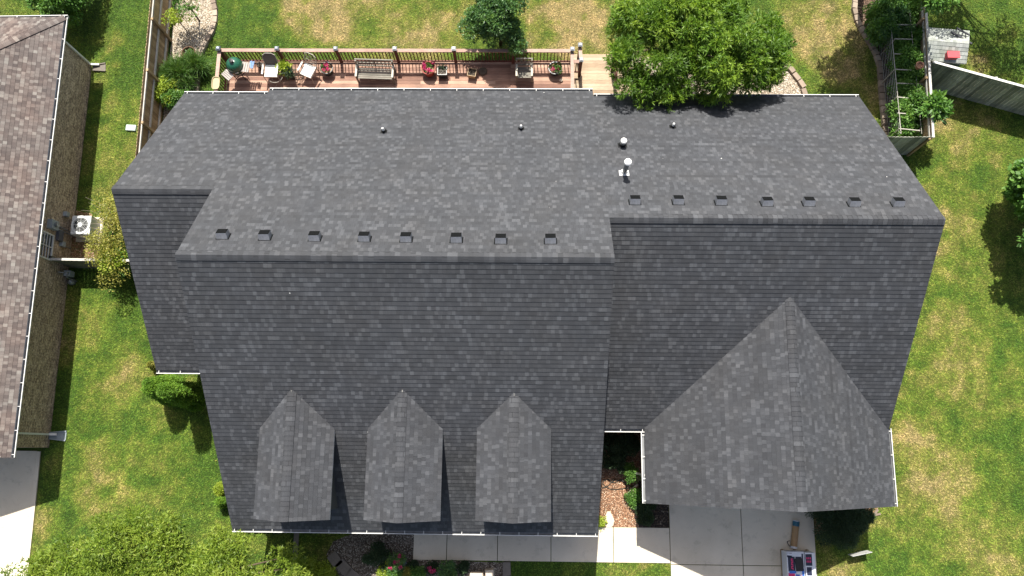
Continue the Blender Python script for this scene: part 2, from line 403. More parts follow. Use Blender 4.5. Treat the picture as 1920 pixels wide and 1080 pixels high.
# ------------------------------------------------------------------ ground
def vnoise(x, y, s, seed):
    g = np.random.default_rng(seed).random((64, 64)); x = x*s+1000; y = y*s+1000
    xi = np.floor(x).astype(int); yi = np.floor(y).astype(int); fx = x-xi; fy = y-yi
    fx = fx*fx*(3-2*fx); fy = fy*fy*(3-2*fy)
    G = lambda i, j: g[i % 64, j % 64]
    return (G(xi, yi)*(1-fx)+G(xi+1, yi)*fx)*(1-fy)+(G(xi, yi+1)*(1-fx)+G(xi+1, yi+1)*fx)*fy
DRY = [(600, 35, 1.5, 1.2), (640, 10, 1.6, .9), (1085, 60, 1.9, 1.25), (1040, 10, 1.5, 1), (780, 60, 1.9, .9), (740, 25, 1.8, .75), (1720, 500, 1.4, .6), (1760, 620, 1.4, .5), (1540, 60, 1.6, .7), (1035, 20, 1.2, .8), (700, 20, 1, .4), (1560, 120, 1.3, .6), (1570, 60, 1, .5), (205, 80, .5, .4), (190, 125, .4, .5),
       (180, 590, .9, .5), (160, 650, .7, .4), (210, 850, 1.0, .5), (195, 910, 1.2, .75), (230, 700, 1, .35), (1790, 270, 1.6, .6), (1760, 330, 1, .55), (1880, 310, .8, .6), (1755, 440, 1, .7), (1700, 800, .8, .6), (1690, 830, 1, .5), (1760, 930, 1.2, .55),
       (1850, 125, .7, .9), (1800, 700, .9, .5), (1880, 700, 1, .3), (1590, 1060, .8, .6), (1180, 1065, .6, .6), (1640, 150, .6, .7), (1600, 150, .7, .8), (1720, 700, .5, .5), (430, 1000, 1, .3), (70, 960, .8, .6), (1850, 1040, 1.2, .5)]
DRYW = [(P(u, v).x, P(u, v).y, r, k) for u, v, r, k in DRY]
def dry(x, y):
    wx = x+(vnoise(x, y, 1.3, 5)-.5)*1.6; wy = y+(vnoise(x, y, 1.3, 6)-.5)*1.6
    d = np.zeros_like(x)
    for cx, cy, r, k in DRYW: d = np.maximum(d, k*np.exp(-((wx-cx)**2+(wy-cy)**2)/(r*r)))
    n = .5*vnoise(x, y, .45, 1)+.3*vnoise(x, y, 1.7, 2)+.2*vnoise(x, y, 5.5, 3)
    return np.clip(d*(.35+.75*vnoise(x, y, 3.1, 9))+np.clip((n-.37)*1.6, 0, 1)*.65+(vnoise(x, y, 2.6, 12)-.5)*.35, 0, 1)
def grass_mat(name, k=1.0, blade=False):
    m, n, b = newmat(name)
    d = N(n, 'ShaderNodeAttribute', attribute_name='dry').outputs['Fac']
    p = pos(n); f = noise(n, 6, 8, p, .85)
    d2 = math_(n, 'ADD', d, math_(n, 'MULTIPLY', math_(n, 'SUBTRACT', f, .5), 1.5))
    c = ramp(n, d2, [(0, (.043*k, .088*k, .01*k)), (.28, (.086*k, .126*k, .016*k)), (.55, (.148*k, .152*k, .034*k)), (.9, (.25*k, .195*k, .085*k))])
    c = mix(n, 1, c, ramp(n, noise(n, 2.2, 7, p, .7), [(.3, (.66, .74, .66)), (.7, (1.28, 1.2, 1.25))]), 'MULTIPLY')
    mp = N(n, 'ShaderNodeMapping'); mp.inputs['Scale'].default_value = (2.6, .35, 1); n.links.new(p, mp.inputs[0])
    c = mix(n, 1, c, ramp(n, noise(n, 1.0, 4, mp.outputs[0], .6), [(.35, (.84, .87, .84)), (.65, (1.14, 1.12, 1.1))]), 'MULTIPLY')      # mowing passes
    if blade:
        r = N(n, 'ShaderNodeAttribute', attribute_name='rnd').outputs['Fac']
        c = mix(n, 1, c, ramp(n, r, [(0, (.6, .65, .5)), (.6, (1.1, 1.1, 1.1)), (1, (1.7, 1.6, 1.7))]), 'MULTIPLY')
    else:
        c = mix(n, 1, c, ramp(n, noise(n, 45, 5, p, .8), [(.3, (.4,)*3), (.7, (1.5,)*3)]), 'MULTIPLY')
        bump(n, b, noise(n, 60, 4, p, .8), .05, .8)
    n.links.new(c, b.inputs['Base Color']); b.inputs['Roughness'].default_value = .75
    b.inputs['Specular IOR Level'].default_value = .2
    return m
xs = np.concatenate([[-700, -300, -120, -60, -40], np.arange(-30, 30.01, .3), [40, 60, 120, 300, 700]])
ys = np.concatenate([[-700, -300, -120, -60, -25], np.arange(-14, 26.01, .3), [35, 60, 120, 300, 700]])
X, Y = np.meshgrid(xs, ys); nx, ny = len(xs), len(ys)
i0 = (np.arange(ny-1)[:, None]*nx+np.arange(nx-1)[None]).ravel()
V = np.stack([X.ravel(), Y.ravel(), np.zeros(X.size)], 1)
setp(npmesh('lawn', V, np.stack([i0, i0+1, i0+1+nx, i0+nx], 1), grass_mat('lawn_ground', .72), pattr={'dry': dry(X.ravel(), Y.ravel())}), kind='structure')  # ground tone lowered to paint in the shade between the blades
def sheet(name, poly, z, mat, thick=.03):
    return setp(MB().prism(poly, z-thick, z).build(name, mat), kind='structure')
def pp(lst, z=0): return [tuple(P(u, v, z)[:2]) for u, v in lst]
def ccw(poly):
    a = sum(poly[i-1][0]*poly[i][1]-poly[i][0]*poly[i-1][1] for i in range(len(poly)))
    return poly if a > 0 else poly[::-1]
DZ = .55   # deck height
EDL = pp([(402, -60), (401, 0), (405, 22), (404, 42), (398, 62), (388, 80), (378, 100), (372, 120), (370, 175)])
BEDL = ccw([(-14.8, EDL[0][1])]+EDL+[(EDL[-1][0], 11.5), (-14.8, 11.5)])
sheet('gravel_bed', BEDL, .03, M_GRV)
EDM = pp([(1380, 110), (1425, 108), (1455, 121), (1480, 130), (1493, 147), (1503, 162), (1508, 180), (1512, 200)])
BEDM = ccw([(3.3, 12.2), (3.3, P(1150, 105).y)]+EDM)
sheet('gravel_bed', BEDM, .03, M_GRV)
EDR = pp([(1604, -60), (1602, 0), (1600, 20), (1606, 42), (1618, 62), (1630, 82), (1641, 103), (1648, 125), (1650, 150), (1651, 175), (1654, 205), (1657, 240), (1660, 262)])
BEDR = ccw(EDR+[(14.9, EDR[-1][1]), (15.1, EDR[0][1])])
M_GSOIL = gravel_mat('garden_soil_brown', [(0, (.07, .045, .03)), (.5, (.15, .09, .06)), (.9, (.24, .16, .11)), (1, (.4, .33, .25))], 18)
sheet('garden_soil', BEDR, .03, M_GSOIL)
BEDF = ccw(pp([(640, 1085), (612, 1040), (625, 1015), (700, 985), (776, 975), (776, 1049), (955, 1055), (957, 1140), (700, 1140)]))
sheet('gravel_bed', BEDF, .02, M_GRD)
WX0, WX1 = P(776, 1000).x, 5.2; WY0, WY1 = P(1000, 1052).y, P(1180, 989).y
MULX = (P(1120, 950).x-.3, WX1)
sheet('mulch_bed', [(1.7, WY1+.005), (WX1-.01, WY1+.005), (WX1-.01, -.95), (4.3, -.95), (4.3, 1.2), (1.7, 1.2)], .025, M_MUL)
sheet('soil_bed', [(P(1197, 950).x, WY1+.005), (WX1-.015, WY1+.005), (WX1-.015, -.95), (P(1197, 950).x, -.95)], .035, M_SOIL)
# slabs
js = [WX0] + [P(u, 1020).x for u in (838, 933, 1033, 1150)] + [WX1]
for i in range(5):
    setp(MB().box(js[i]+.012, WY0, -.08, js[i+1]-.012, WY1, .05).build('path', M_CON, bevel=.008), kind='structure')
DX0, DX1, DXM = WX1+.012, P(1526, 1000).x, P(1391, 1020).x
DY = [-.9, P(1400, 1060).y, -7.2, -11.5]
for a, bx in ((DX0, DXM-.012), (DXM+.012, DX1)):
    for y1, y0 in zip(DY, DY[1:]):
        setp(MB().box(a, y0+.012, -.08, bx, y1-.012, .05).build('driveway', M_CON, bevel=.008), kind='structure')
NX1 = P(77, 900).x
setp(MB().box(-24.5, -11.5, -.08, P(45, 1040).x, P(60, 845).y-.01, .05).build('driveway', M_CON), kind='structure')
setp(MB().prism([(P(45, 1040).x+.004, -11.5), (P(62, 1060).x, -11.5), (P(66, 960).x, P(66, 960).y), (P(77, 846).x, P(77, 846).y-.01), (P(45, 1040).x+.004, P(77, 846).y-.01)], -.08, .05).build('driveway', M_CON), kind='structure')
# ------------------------------------------------------------------ roofs
EXPO = .143
def clip(poly, a, b, c):
    """keep points with a*u+b*v >= c; poly of (u, v)"""
    out = []
    for i in range(len(poly)):
        p, q = poly[i-1], poly[i]; dp = a*p[0]+b*p[1]-c; dq = a*q[0]+b*q[1]-c
        if (dp >= 0) != (dq >= 0):
            t = dp/(dp-dq); out.append((p[0]+(q[0]-p[0])*t, p[1]+(q[1]-p[1])*t))
        if dq >= 0: out.append(q)
    return out
def shingled(mb, pts, lift=.0105):
    pts = [Vector(p) for p in pts]
    n = Vector((0, 0, 0))
    for i in range(1, len(pts)-1): n += (pts[i]-pts[0]).cross(pts[i+1]-pts[0])
    n.normalize()
    if n.z < 0: n = -n; pts = pts[::-1]
    v = (Vector((0, 0, 1))-n*n.z).normalized(); u = v.cross(n).normalized()
    o = min(pts, key=lambda p: p.dot(v))
    uvs = [((p-o).dot(u), (p-o).dot(v)) for p in pts]
    W = lambda a, b, l: o+u*a+v*b+n*l
    vmax = max(q[1] for q in uvs); k = 0
    ou, ov = random.uniform(0, 50), EXPO*random.randint(0, 400)
    while k*EXPO < vmax-1e-4:
        a, b = k*EXPO, min((k+1)*EXPO, vmax)
        c = clip(clip(uvs, 0, 1, a), 0, -1, -b)
        if len(c) >= 3:
            mb.face([W(p, q, lift*(1-(q-a)/EXPO)+.001) for p, q in c], [(p+ou, min(max(q, a+.003), b-.003)+ov) for p, q in c])
            low = [p for p, q in c if abs(q-a) < 1e-5]
            if len(low) > 1:
                l0, l1 = min(low), max(low)
                mb.face([W(l0, a, -.004), W(l1, a, -.004), W(l1, a, lift+.001), W(l0, a, lift+.001)], [(l0+ou, a+.003+ov), (l1+ou, a+.003+ov), (l1+ou, a+.004+ov), (l0+ou, a+.004+ov)])
        k += 1
def slab(mb, pts, t=.16, d=.012):
    """board under a slope: a white closed slab"""
    top = [Vector(p)-Vector((0, 0, d)) for p in pts]; bot = [p-Vector((0, 0, t)) for p in top]
    mb.face(top); mb.face(bot[::-1])
    for i in range(len(pts)):
        j = (i+1) % len(pts); mb.face([bot[i], bot[j], top[j], top[i]])
def ridge_caps(mb, p, q, pitch, w=.142, step=EXPO):
    """overlapping bent cap shingles from p to q"""
    p, q = Vector(p), Vector(q); d = (q-p); L = d.length; d.normalize(); s = d.cross(Vector((0, 0, 1))).normalized()
    th = math.atan(pitch); k = int(L/step)+1; ou = random.uniform(0, 30); ov = EXPO*random.randint(0, 400)
    prof = []
    for a in (-1, -.55, -.25, 0, .25, .55, 1):
        x = a*w; z = -abs(x)*math.tan(th)+.014 - .014*(1-min(1, abs(a)*1.6))
        prof.append((x*1.0, z))
    for i in range(k):
        a, b = i*step, min((i+1)*step, L)
        for (x0, z0), (x1, z1) in zip(prof, prof[1:]):
            A = p+d*a+s*x0+Vector((0, 0, z0+.014)); B = p+d*a+s*x1+Vector((0, 0, z1+.014))
            C_ = p+d*b+s*x1+Vector((0, 0, z1)); D = p+d*b+s*x0+Vector((0, 0, z0))
            vv = ov+i*EXPO
            mb.face([A, B, C_, D], [(ou+x0*.3, vv+.02), (ou+x1*.3, vv+.02), (ou+x1*.3, vv+.12), (ou+x0*.3, vv+.12)])
            mb.face([A-Vector((0, 0, .016)), B-Vector((0, 0, .016)), B, A], [(ou, vv+.01)]*4)
    for side in (0, -1):
        x, z = prof[side]
        mb.face([p+s*x+Vector((0, 0, z+.012)), q+s*x+Vector((0, 0, z+.012)), q+s*x+Vector((0, 0, z-.02)), p+s*x+Vector((0, 0, z-.02))], [(ou, ov+.01)]*4)
def gutter(parent, p, q, out, hang=.62, size=.115, drop=.03):
    """open K trough along p-q on the outer side, with strap hangers"""
    p, q, o = Vector(p), Vector(q), Vector(out).normalized(); dz = Vector((0, 0, -drop)); g = MB()
    p = p+dz; q = q+dz; d = (q-p).normalized()
    prof = [(0.0, 0.0), (0.0, -.1), (size*.72, -.1), (size*.8, -.06), (size, -.035), (size, 0.0), (size-.022, 0.0), (size-.022, -.012)]
    W = lambda b, x, z: b+o*(x+.004)+Vector((0, 0, z))
    g.m = 0
    for (x0, z0), (x1, z1) in zip(prof, prof[1:]):
        g.face([W(p, x0, z0), W(q, x0, z0), W(q, x1, z1), W(p, x1, z1)])
    g.m = 1
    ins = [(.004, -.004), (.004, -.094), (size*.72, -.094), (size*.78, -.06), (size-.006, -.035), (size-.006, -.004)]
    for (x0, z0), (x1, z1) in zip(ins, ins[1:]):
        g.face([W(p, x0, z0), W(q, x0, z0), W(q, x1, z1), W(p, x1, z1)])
    g.m = 0
    for e, sg in ((p, -1), (q, 1)):
        g.face([W(e+d*sg*.001, x, z) for x, z in prof[:6]])
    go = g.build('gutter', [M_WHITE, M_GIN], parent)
    L = (q-p).length; k = max(1, int(L/hang)); h0 = None
    for i in range(k+1):
        c = p+d*(L*(i+.12)/(k+.24))
        if h0 is None:
            h = MB(); h.beam(W(c, -.035, .022)-c, W(c, size-.004, .0)-c, .018, .004)
            h0 = h.build('hanger', M_WHITE, go); h0.matrix_parent_inverse = Matrix.Identity(4)
            if parent.type == 'EMPTY': pass
            ho = h0
        else:
            ho = h0.copy(); scene.collection.objects.link(ho); ho.parent = go
        ho.location = c
    return go
def downspout(parent, top, bottom_z=.1, kick=(0, -.4)):
    t = Vector(top); m = MB()
    m.beam(t, (t.x, t.y, bottom_z+.12), .08, .06)
    m.beam((t.x, t.y, bottom_z+.12), (t.x+kick[0], t.y+kick[1], bottom_z), .08, .06)
    return m.build('downspout', M_WHITE, parent)
XAL, XAR = -9.61, 2.36
YAr, ZAr = 5.19, 9.05; sF, sB = .7835, .8035
YAf, ZAf = -2.53, 9.05-.7835*(5.19+2.53); YAb, ZAb = 13.05, 9.05-.8035*(13.05-5.19)
XBL = -12.74; YBr, ZBr = 7.77, 6.95; YBf = 2.65; YBb = 12.85; sb = .809
XCR = 12.0; YCr, ZCr = 6.69, 7.80; YCf = .826; YCb = 12.76; sc = .8185; scb = .804
ZCf = ZCr-sc*(YCr-YCf); ZCb = ZCr-scb*(YCb-YCr); ZBf = ZBr-sb*(YBr-YBf); ZBb = ZBr-sb*(YBb-YBr)
XDL, XDR, YDf, ZDr = 3.95, 12.0, -1.58, 6.17; XDm = (XDL+XDR)/2; sD = (ZDr-ZCf)/(XDm-XDL)
YDp = YCr-(ZCr-ZDr)/sc
house = thing('house', 'large brick house with charcoal shingle roof, front dormers and garage wing', 'house', (0, 4, 0))
# walls as one part, gable heights following the slopes
def gwall(mb, x0, x1, y0, y1, yr, z_at, z0=0):
    """box walls whose side walls rise to the ridge at yr"""
    f = lambda x: [(x, y0, z0), (x, y1, z0), (x, y1, z_at(y1)), (x, yr, z_at(yr)), (x, y0, z_at(y0))]
    mb.face(f(x0)[::-1]); mb.face(f(x1))
    for y in (y0, y1):
        q = [(x0, y, z0), (x1, y, z0), (x1, y, z_at(y)), (x0, y, z_at(y))]; mb.face(q if y == y0 else q[::-1])
w = MB()
zA = lambda y: (ZAr-sF*(YAr-y) if y < YAr else ZAr-sB*(y-YAr))-.2
zB = lambda y: ZBr-sb*abs(y-YBr)-.2
zC = lambda y: (ZCr-sc*(YCr-y) if y < YCr else ZCr-scb*(y-YCr))-.2
gwall(w, XAL+.25, XAR-.25, YAf+.45, YAb-.45, YAr, zA)
gwall(w, XBL+.3, XAL+.24, YBf+.45, YBb-.45, YBr, zB)
gwall(w, XAR-.24, XCR-.3, YCf+.45, YCb-.45, YCr, zC)
walls = w.build('wall', M_BRR, house)
w = MB(); w.box(XDL+.4, YDf+.35, 0, XDR-.4, YCf+.44, ZCf-.2)
zz = lambda x: ZDr-sD*abs(x-XDm)-.2
w.face([(XDL+.4, YDf+.345, ZCf-.2), (XDR-.4, YDf+.345, ZCf-.2), (XDR-.4, YDf+.345, zz(XDR-.4)), (XDm, YDf+.345, ZDr-.2), (XDL+.4, YDf+.345, zz(XDL+.4))])
gw = w.build('garage_wall', M_BRR, house)
gd = MB()
for i in range(4): gd.box(XDm-2.45, YDf+.28, .06+i*.55, XDm+2.45, YDf+.33, .58+i*.55)
gd.build('garage_door', M_WHITE, house)
def window(parent, x, y, z, w_, h_, face='y', sgn=-1, cols=2, rows=2):
    f = MB(); t = .05
    def bx(a0, b0, a1, b1, o0, o1, mb):
        if face == 'y': mb.box(a0, min(y+sgn*o0, y+sgn*o1), b0, a1, max(y+sgn*o0, y+sgn*o1), b1)
        else: mb.box(min(x+sgn*o0, x+sgn*o1), a0, b0, max(x+sgn*o0, x+sgn*o1), a1, b1)
    c = x if face == 'y' else y
    bx(c-w_/2, z, c-w_/2+t, z+h_, 0, .05, f); bx(c+w_/2-t, z, c+w_/2, z+h_, 0, .05, f)
    bx(c-w_/2+t, z, c+w_/2-t, z+t, 0, .05, f); bx(c-w_/2+t, z+h_-t, c+w_/2-t, z+h_, 0, .05, f)
    for i in range(1, cols): a = c-w_/2+t+(w_-2*t)*i/cols; bx(a-.012, z+t, a+.012, z+h_-t, .01, .035, f)
    for i in range(1, rows): a = z+t+(h_-2*t)*i/rows; bx(c-w_/2+t, a-.012, c+w_/2-t, a+.012, .008, .033, f)
    fo = f.build('window', M_WHITE, parent)
    g = MB(); bx(c-w_/2+t, z+t, c+w_/2-t, z+h_-t, .002, .006, g); g.build('pane', M_GLASS, fo)
for x in (-7.5, -5, -2.4): window(house, x, YAf+.45, .8, 1.1, 1.5)
d = MB(); d.box(.0, YAf+.40, .05, 1.0, YAf+.45, 2.15); d.box(.1, YAf+.38, .3, .9, YAf+.40, 1.9); d.build('door', plain('front_door', (.12, .02, .015), .4), house)
window(house, -11, YBb-.45, 1.3, 1.3, 1.2, sgn=1)
d = MB(); d.box(-6, YAb-.45, .6, -4.2, YAb-.40, 2.55); d.build('patio_door', M_GLASS, house)
window(house, -1.5, YAb-.45, 1.4, 1.5, 1.1, sgn=1, cols=3)
# roof planes
r = MB(); e = .0
fA = [(XAL, YAf, ZAf), (XAR, YAf, ZAf), (XAR, YAr, ZAr), (XAL, YAr, ZAr)]
bA = [(XAR, YAb, ZAb), (XAL, YAb, ZAb), (XAL, YAr, ZAr), (XAR, YAr, ZAr)]
shingled(r, fA); shingled(r, bA); roofA = r.build('main_roof', M_SH, house)
s = MB(); slab(s, fA); slab(s, bA); s.build('fascia', M_WHITE, roofA)
s = MB(); ridge_caps(s, (XAL, YAr, ZAr+.01), (XAR, YAr, ZAr+.01), .79); s.build('ridge_cap', M_SH, roofA)
r = MB()
xb1 = XAL+.12
fB = [(XBL, YBf, ZBf), (XAL+.22, YBf, ZBf), (XAL+.22, YBr, ZBr), (XBL, YBr, ZBr)]
bB = [(xb1, YBb, ZBb), (XBL, YBb, ZBb), (XBL, YBr, ZBr), (xb1, YBr, ZBr)]
shingled(r, fB); shingled(r, bB); roofB = r.build('side_roof', M_SH, house)
s = MB(); slab(s, fB); slab(s, bB); s.build('fascia', M_WHITE, roofB)
s = MB(); ridge_caps(s, (XBL, YBr, ZBr+.01), (XAL+.1, YBr, ZBr+.01), .79); s.build('ridge_cap', M_SH, roofB)
r = MB(); xc0 = XAR-.12
fC = [(XAR-.22, YCf, ZCf), (XCR, YCf, ZCf), (XCR, YCr, ZCr), (XAR-.22, YCr, ZCr)]
bC = [(XCR, YCb, ZCb), (xc0, YCb, ZCb), (xc0, YCr, ZCr), (XCR, YCr, ZCr)]
shingled(r, fC); shingled(r, bC); roofC = r.build('wing_roof', M_SH, house)
s = MB(); slab(s, [(XAR-.22, YCf, ZCf), (XDL, YCf, ZCf), (XDL, YCr, ZCr), (XAR-.22, YCr, ZCr)]); slab(s, bC)
slab(s, [(XDL, YCf+.6, ZCf+.6*sc), (XCR, YCf+.6, ZCf+.6*sc), (XCR, YCr, ZCr), (XDL, YCr, ZCr)]); s.build('fascia', M_WHITE, roofC)
s = MB(); ridge_caps(s, (XAR, YCr, ZCr+.01), (XCR, YCr, ZCr+.01), .8); s.build('ridge_cap', M_SH, roofC)
r = MB(); zl = .02
lD = [(XDL, YDf, ZCf+zl), (XDm, YDf, ZDr+zl), (XDm, YDp+.03, ZDr+zl), (XDL, YCf+.03, ZCf+zl)]
rD = [(XDR, YDf, ZCf+zl), (XDR, YCf+.03, ZCf+zl), (XDm, YDp+.03, ZDr+zl), (XDm, YDf, ZDr+zl)]
shingled(r, lD); shingled(r, rD); roofD = r.build('garage_roof', M_SH, house)
s = MB(); slab(s, lD, .12, .03); slab(s, rD, .12, .03); s.build('fascia', M_WHITE, roofD)
s = MB(); ridge_caps(s, (XDm, YDf, ZDr+.03), (XDm, YDp-.05, ZDr+.03), sD); s.build('ridge_cap', M_SH, roofD)
# dormers
def dormer(pk, lf, rf, yfront):
    A = PP(*pk, ZAr, YAr, sF); Lp = PP(*lf, ZAr, YAr, sF); Rp = PP(*rf, ZAr, YAr, sF)
    xl, xr = Lp.x, Rp.x; xm = (xl+xr)/2; ze = (Lp.z+Rp.z)/2; ye = (Lp.y+Rp.y)/2; zr = A.z; yp = A.y
    pitch = (zr-ze)/(xm-xl); wl, wr = xl+.2, xr-.2; yw = yfront+.22
    m = MB(); zb = lambda y: ZAr-sF*(YAr-y)-.03
    zt = lambda x: zr-pitch*abs(x-xm)-.1
    m.face([(wl, yw, zb(yw)), (wr, yw, zb(yw)), (wr, yw, zt(wr)), (xm, yw, zt(xm)), (wl, yw, zt(wl))])
    for x in (wl, wr):
        m.face([(x, yw, zb(yw)), (x, yw, zt(x)), (x, ye+.1, zt(x)), (x, ye, zb(ye))])
    do = m.build('dormer', plain('shade_dark_siding', (.07, .072, .075), .7, .1), house)  # siding colour darkened to paint in the shade under the dormer eaves
    r = MB()
    l = [(xl, yfront, ze), (xm, yfront, zr), (xm, yp+.02, zr), (xl, ye+.02, ze)]
    rr = [(xr, yfront, ze), (xr, ye+.02, ze), (xm, yp+.02, zr), (xm, yfront, zr)]
    shingled(r, l); shingled(r, rr); r.build('dormer_roof', M_SH, do)
    s = MB(); slab(s, l, .08, .012); slab(s, rr, .08, .012); s.build('fascia', M_WHITE, do)
    s = MB(); ridge_caps(s, (xm, yfront, zr+.01), (xm, yp-.1, zr+.01), pitch, .14); s.build('ridge_cap', M_SH, do)
    f = MB(); f.box(xm-.45, yw-.04, zb(yw)+.3, xm+.45, yw-.005, zb(yw)+1.35); f.build('window', M_GLASS, do)
dormer((543, 729), (488, 803), (627, 803), P(550, 974, 5.5).y)
dormer((756, 729), (690, 803), (830, 805), P(755, 976, 5.5).y)
dormer((965, 736), (895, 803), (1033, 803), P(965, 977, 5.5).y)
# gutters
G = .0
gutter(house, (XAL, YAf, ZAf), (XAR, YAf, ZAf), (0, -1, 0))
gutter(house, (XAL, YAb, ZAb), (XAR, YAb, ZAb), (0, 1, 0), .95)
gutter(house, (XBL, YBb, ZBb), (XAL-.02, YBb, ZBb), (0, 1, 0), .95)
gutter(house, (XBL, YBf, ZBf), (XAL+.02, YBf, ZBf), (0, -1, 0), .75)
gutter(house, (XAR+.02, YCb, ZCb), (XCR, YCb, ZCb), (0, 1, 0), .95)
gutter(house, (XAR-.02, YCf, ZCf), (XDL+.02, YCf, ZCf), (0, -1, 0), .75)
gutter(house, (XDL, YDf, ZCf), (XDL, YCf-.12, ZCf), (-1, 0, 0), .75)
gutter(house, (XDR, YDf, ZCf), (XDR, YCf+.1, ZCf), (1, 0, 0), .75)
downspout(house, (XDR+.0, YDf+.25, ZCf-.12), .1, (.1, -.45))
downspout(house, (XDL+.02, YDf+.9, ZCf-.12), .1, (-.35, 0))
# roof vents
def vent_parts():
    v = MB(); w_, l_, h_ = .31, .25, .2
    b = [(-w_/2-.03, -l_/2-.005, 0), (w_/2+.03, -l_/2-.005, 0), (w_/2+.03, l_/2+.03, 0), (-w_/2-.03, l_/2+.03, 0)]
    v.m = 1; v.hexa(b, [(x, y, .012) for x, y, z in b])
    lo = [(-w_/2, -l_/2, .012), (w_/2, -l_/2, .012), (w_/2, l_/2, .012), (-w_/2, l_/2, .012)]
    hi = [(-w_/2+.01, -l_/2+.015, h_), (w_/2-.01, -l_/2+.015, h_), (w_/2-.01, l_/2, h_*.9), (-w_/2+.01, l_/2, h_*.9)]
    for i in range(4):
        j = (i+1) % 4; v.m = 0 if i != 2 else 1; v.face([lo[i], lo[j], hi[j], hi[i]])
    v.m = 1; v.face(hi); return v
V0 = None
def vent(u, v, z0, y0, sl_):
    global V0
    p = PP(u, v+3, z0, y0, sl_)
    if V0 is None:
        V0 = vent_parts().build('roof_vent', [M_METAL, M_VTOP], house, bevel=.006); o = V0
    else:
        o = V0.copy(); scene.collection.objects.link(o)
    o.location = p+Vector((0, 0, .01)); o.rotation_euler = (math.atan(sl_), 0, random.uniform(-.02, .02))
for u, v in ((419, 441), (498, 443), (591, 445), (684, 446), (762, 447), (856, 448), (939, 450), (1032, 450)): vent(u, v, ZAr, YAr, -sB)
for u, v in ((1190, 377), (1271, 377), (1351, 378), (1437, 380), (1515, 380), (1600, 381), (1682, 381)): vent(u, v, ZCr, YCr, -scb)
def pipe(u, v, h, r, cap, cr, z0=ZCr, y0=YCr, s_=-scb, lead=M_BLACK):
    p = PP(u, v, z0, y0, s_); t = thing_part = MB()
    t.tube([p+Vector((0, 0, -.1)), p+Vector((0, 0, h))], r, 12); o = t.build('vent_pipe', M_GALV, house, smooth=False)
    n = Vector((0, -s_, 1)).normalized(); f = MB(); u_ = Vector((1, 0, 0)); v_ = n.cross(u_)
    c = p+n*.016; k = r+.075
    f.hexa([c-u_*k-v_*k-n*.01, c+u_*k-v_*k-n*.01, c+u_*k+v_*k-n*.01, c-u_*k+v_*k-n*.01], [c-u_*k-v_*k, c+u_*k-v_*k, c+u_*k+v_*k, c-u_*k+v_*k])
    f.tube([c, c+Vector((0, 0, r+.08))], [r+.06, r+.012], 14); f.build('flashing', lead, o)
    if cap:
        q = p+Vector((0, 0, h)); m = MB(); m.lathe(q, [(r+.01, -.09), (cr, -.06), (cr, .01), (cr*.75, .045), (.001, .06)], 20); m.build('cap', M_PVC, o, smooth=False)
pipe(1170, 325, 1.0, .075, True, .11, lead=M_PVC)
pipe(1167, 273, .42, .075, True, .1)
for u, v, a in ((720, 247, 0), (977, 242, 0)): pipe(u, v, .26, .035, True, .04, ZAr, YAr, -sB)
pipe(1261, 238, .24, .035, True, .04)
# ------------------------------------------------------------------ neighbour house
NG = -17.57; NYb, NYf = 15.98, P(20, 862, 2.7).y; NE = 2.7; NP = .55
nb = thing('house', 'neighbouring brown brick house with tan shingle roof at the left edge', 'house', (NG-5, 8, 0))
w = MB(); nw = NG-.33
hw = 6.0
w.box(NG-.33-2*hw+.8, NYf+.35, 0, nw, NYb-.62, NE-.02); w.build('wall', M_BRN, nb)
r = MB(); zt = NE+NP*hw; xm = NG-hw
e1 = [(NG, NYf, NE), (NG, NYb, NE), (xm, NYb-hw, zt), (xm, NYf, zt)]
e2 = [(NG, NYb, NE), (NG-2*hw, NYb, NE), (xm, NYb-hw, zt)]
e3 = [(NG-2*hw, NYb, NE), (NG-2*hw, NYf, NE), (xm, NYf, zt), (xm, NYb-hw, zt)]
for q in (e1, e2, e3): shingled(r, q)
nr = r.build('roof', M_SHN, nb)
s = MB()
for q in (e1, e2, e3): slab(s, q, .16, .012)
s.build('fascia', M_WHITE, nr)
# hip caps
def hipcap(p, q, w_=.14):
    m = MB(); ridge_caps(m, p, q, .38, w_, .143); m.build('ridge_cap', M_SHN, nr)
hipcap((NG, NYb, NE+.02), (xm, NYb-hw, zt+.02)); hipcap((NG-2*hw, NYb, NE+.02), (xm, NYb-hw, zt+.02)); hipcap((xm, NYf, zt+.01), (xm, NYb-hw, zt+.01))
gutter(nb, (NG, NYf, NE), (NG, NYb, NE), (1, 0, 0), .8, .1)
gutter(nb, (NG-2*hw, NYb, NE), (NG+.1, NYb, NE), (0, 1, 0), .9, .1)
m = MB(); m.beam((nw+.05, NYb-.66, NE-.15), (nw+.05, NYb-.66, .2), .07, .07); m.beam((nw+.05, NYb-.66, .2), (nw+.35, NYb-.62, .1), .07, .07); m.build('downspout', M_WHITE, nb)
yy = P(95, 818, .1).y
m = MB(); m.beam((nw+.05, yy, NE-.2), (nw+.05, yy, .15), .08, .07); m.beam((nw+.05, yy, .2), (nw+.3, yy, .12), .08, .07); m.build('downspout', M_WHITE, nb)
q = P(75, 463, 1.7)
window(nb, nw, q.y, 1.25, 1.0, .8, 'x', 1, 2, 4)
m = MB()
for i, (zz_, hh) in enumerate(((1.25, .5), )): pass
def wallbox(u, v, z, w_, h_, d_=.14):
    p = P(u, v, z+h_/2); m = MB(); m.box(nw+.001, p.y-w_/2, z, nw+d_, p.y+w_/2, z+h_); return p, m
p, m = wallbox(93, 425, 1.3, .34, .42, .2); mo = m.build('meter_box', M_BOX, nb, bevel=.01)
m = MB(); m.tube([(nw+.2, p.y, 1.52), (nw+.3, p.y, 1.52)], .09, 14); m.build('meter_dial', M_GALV, mo)
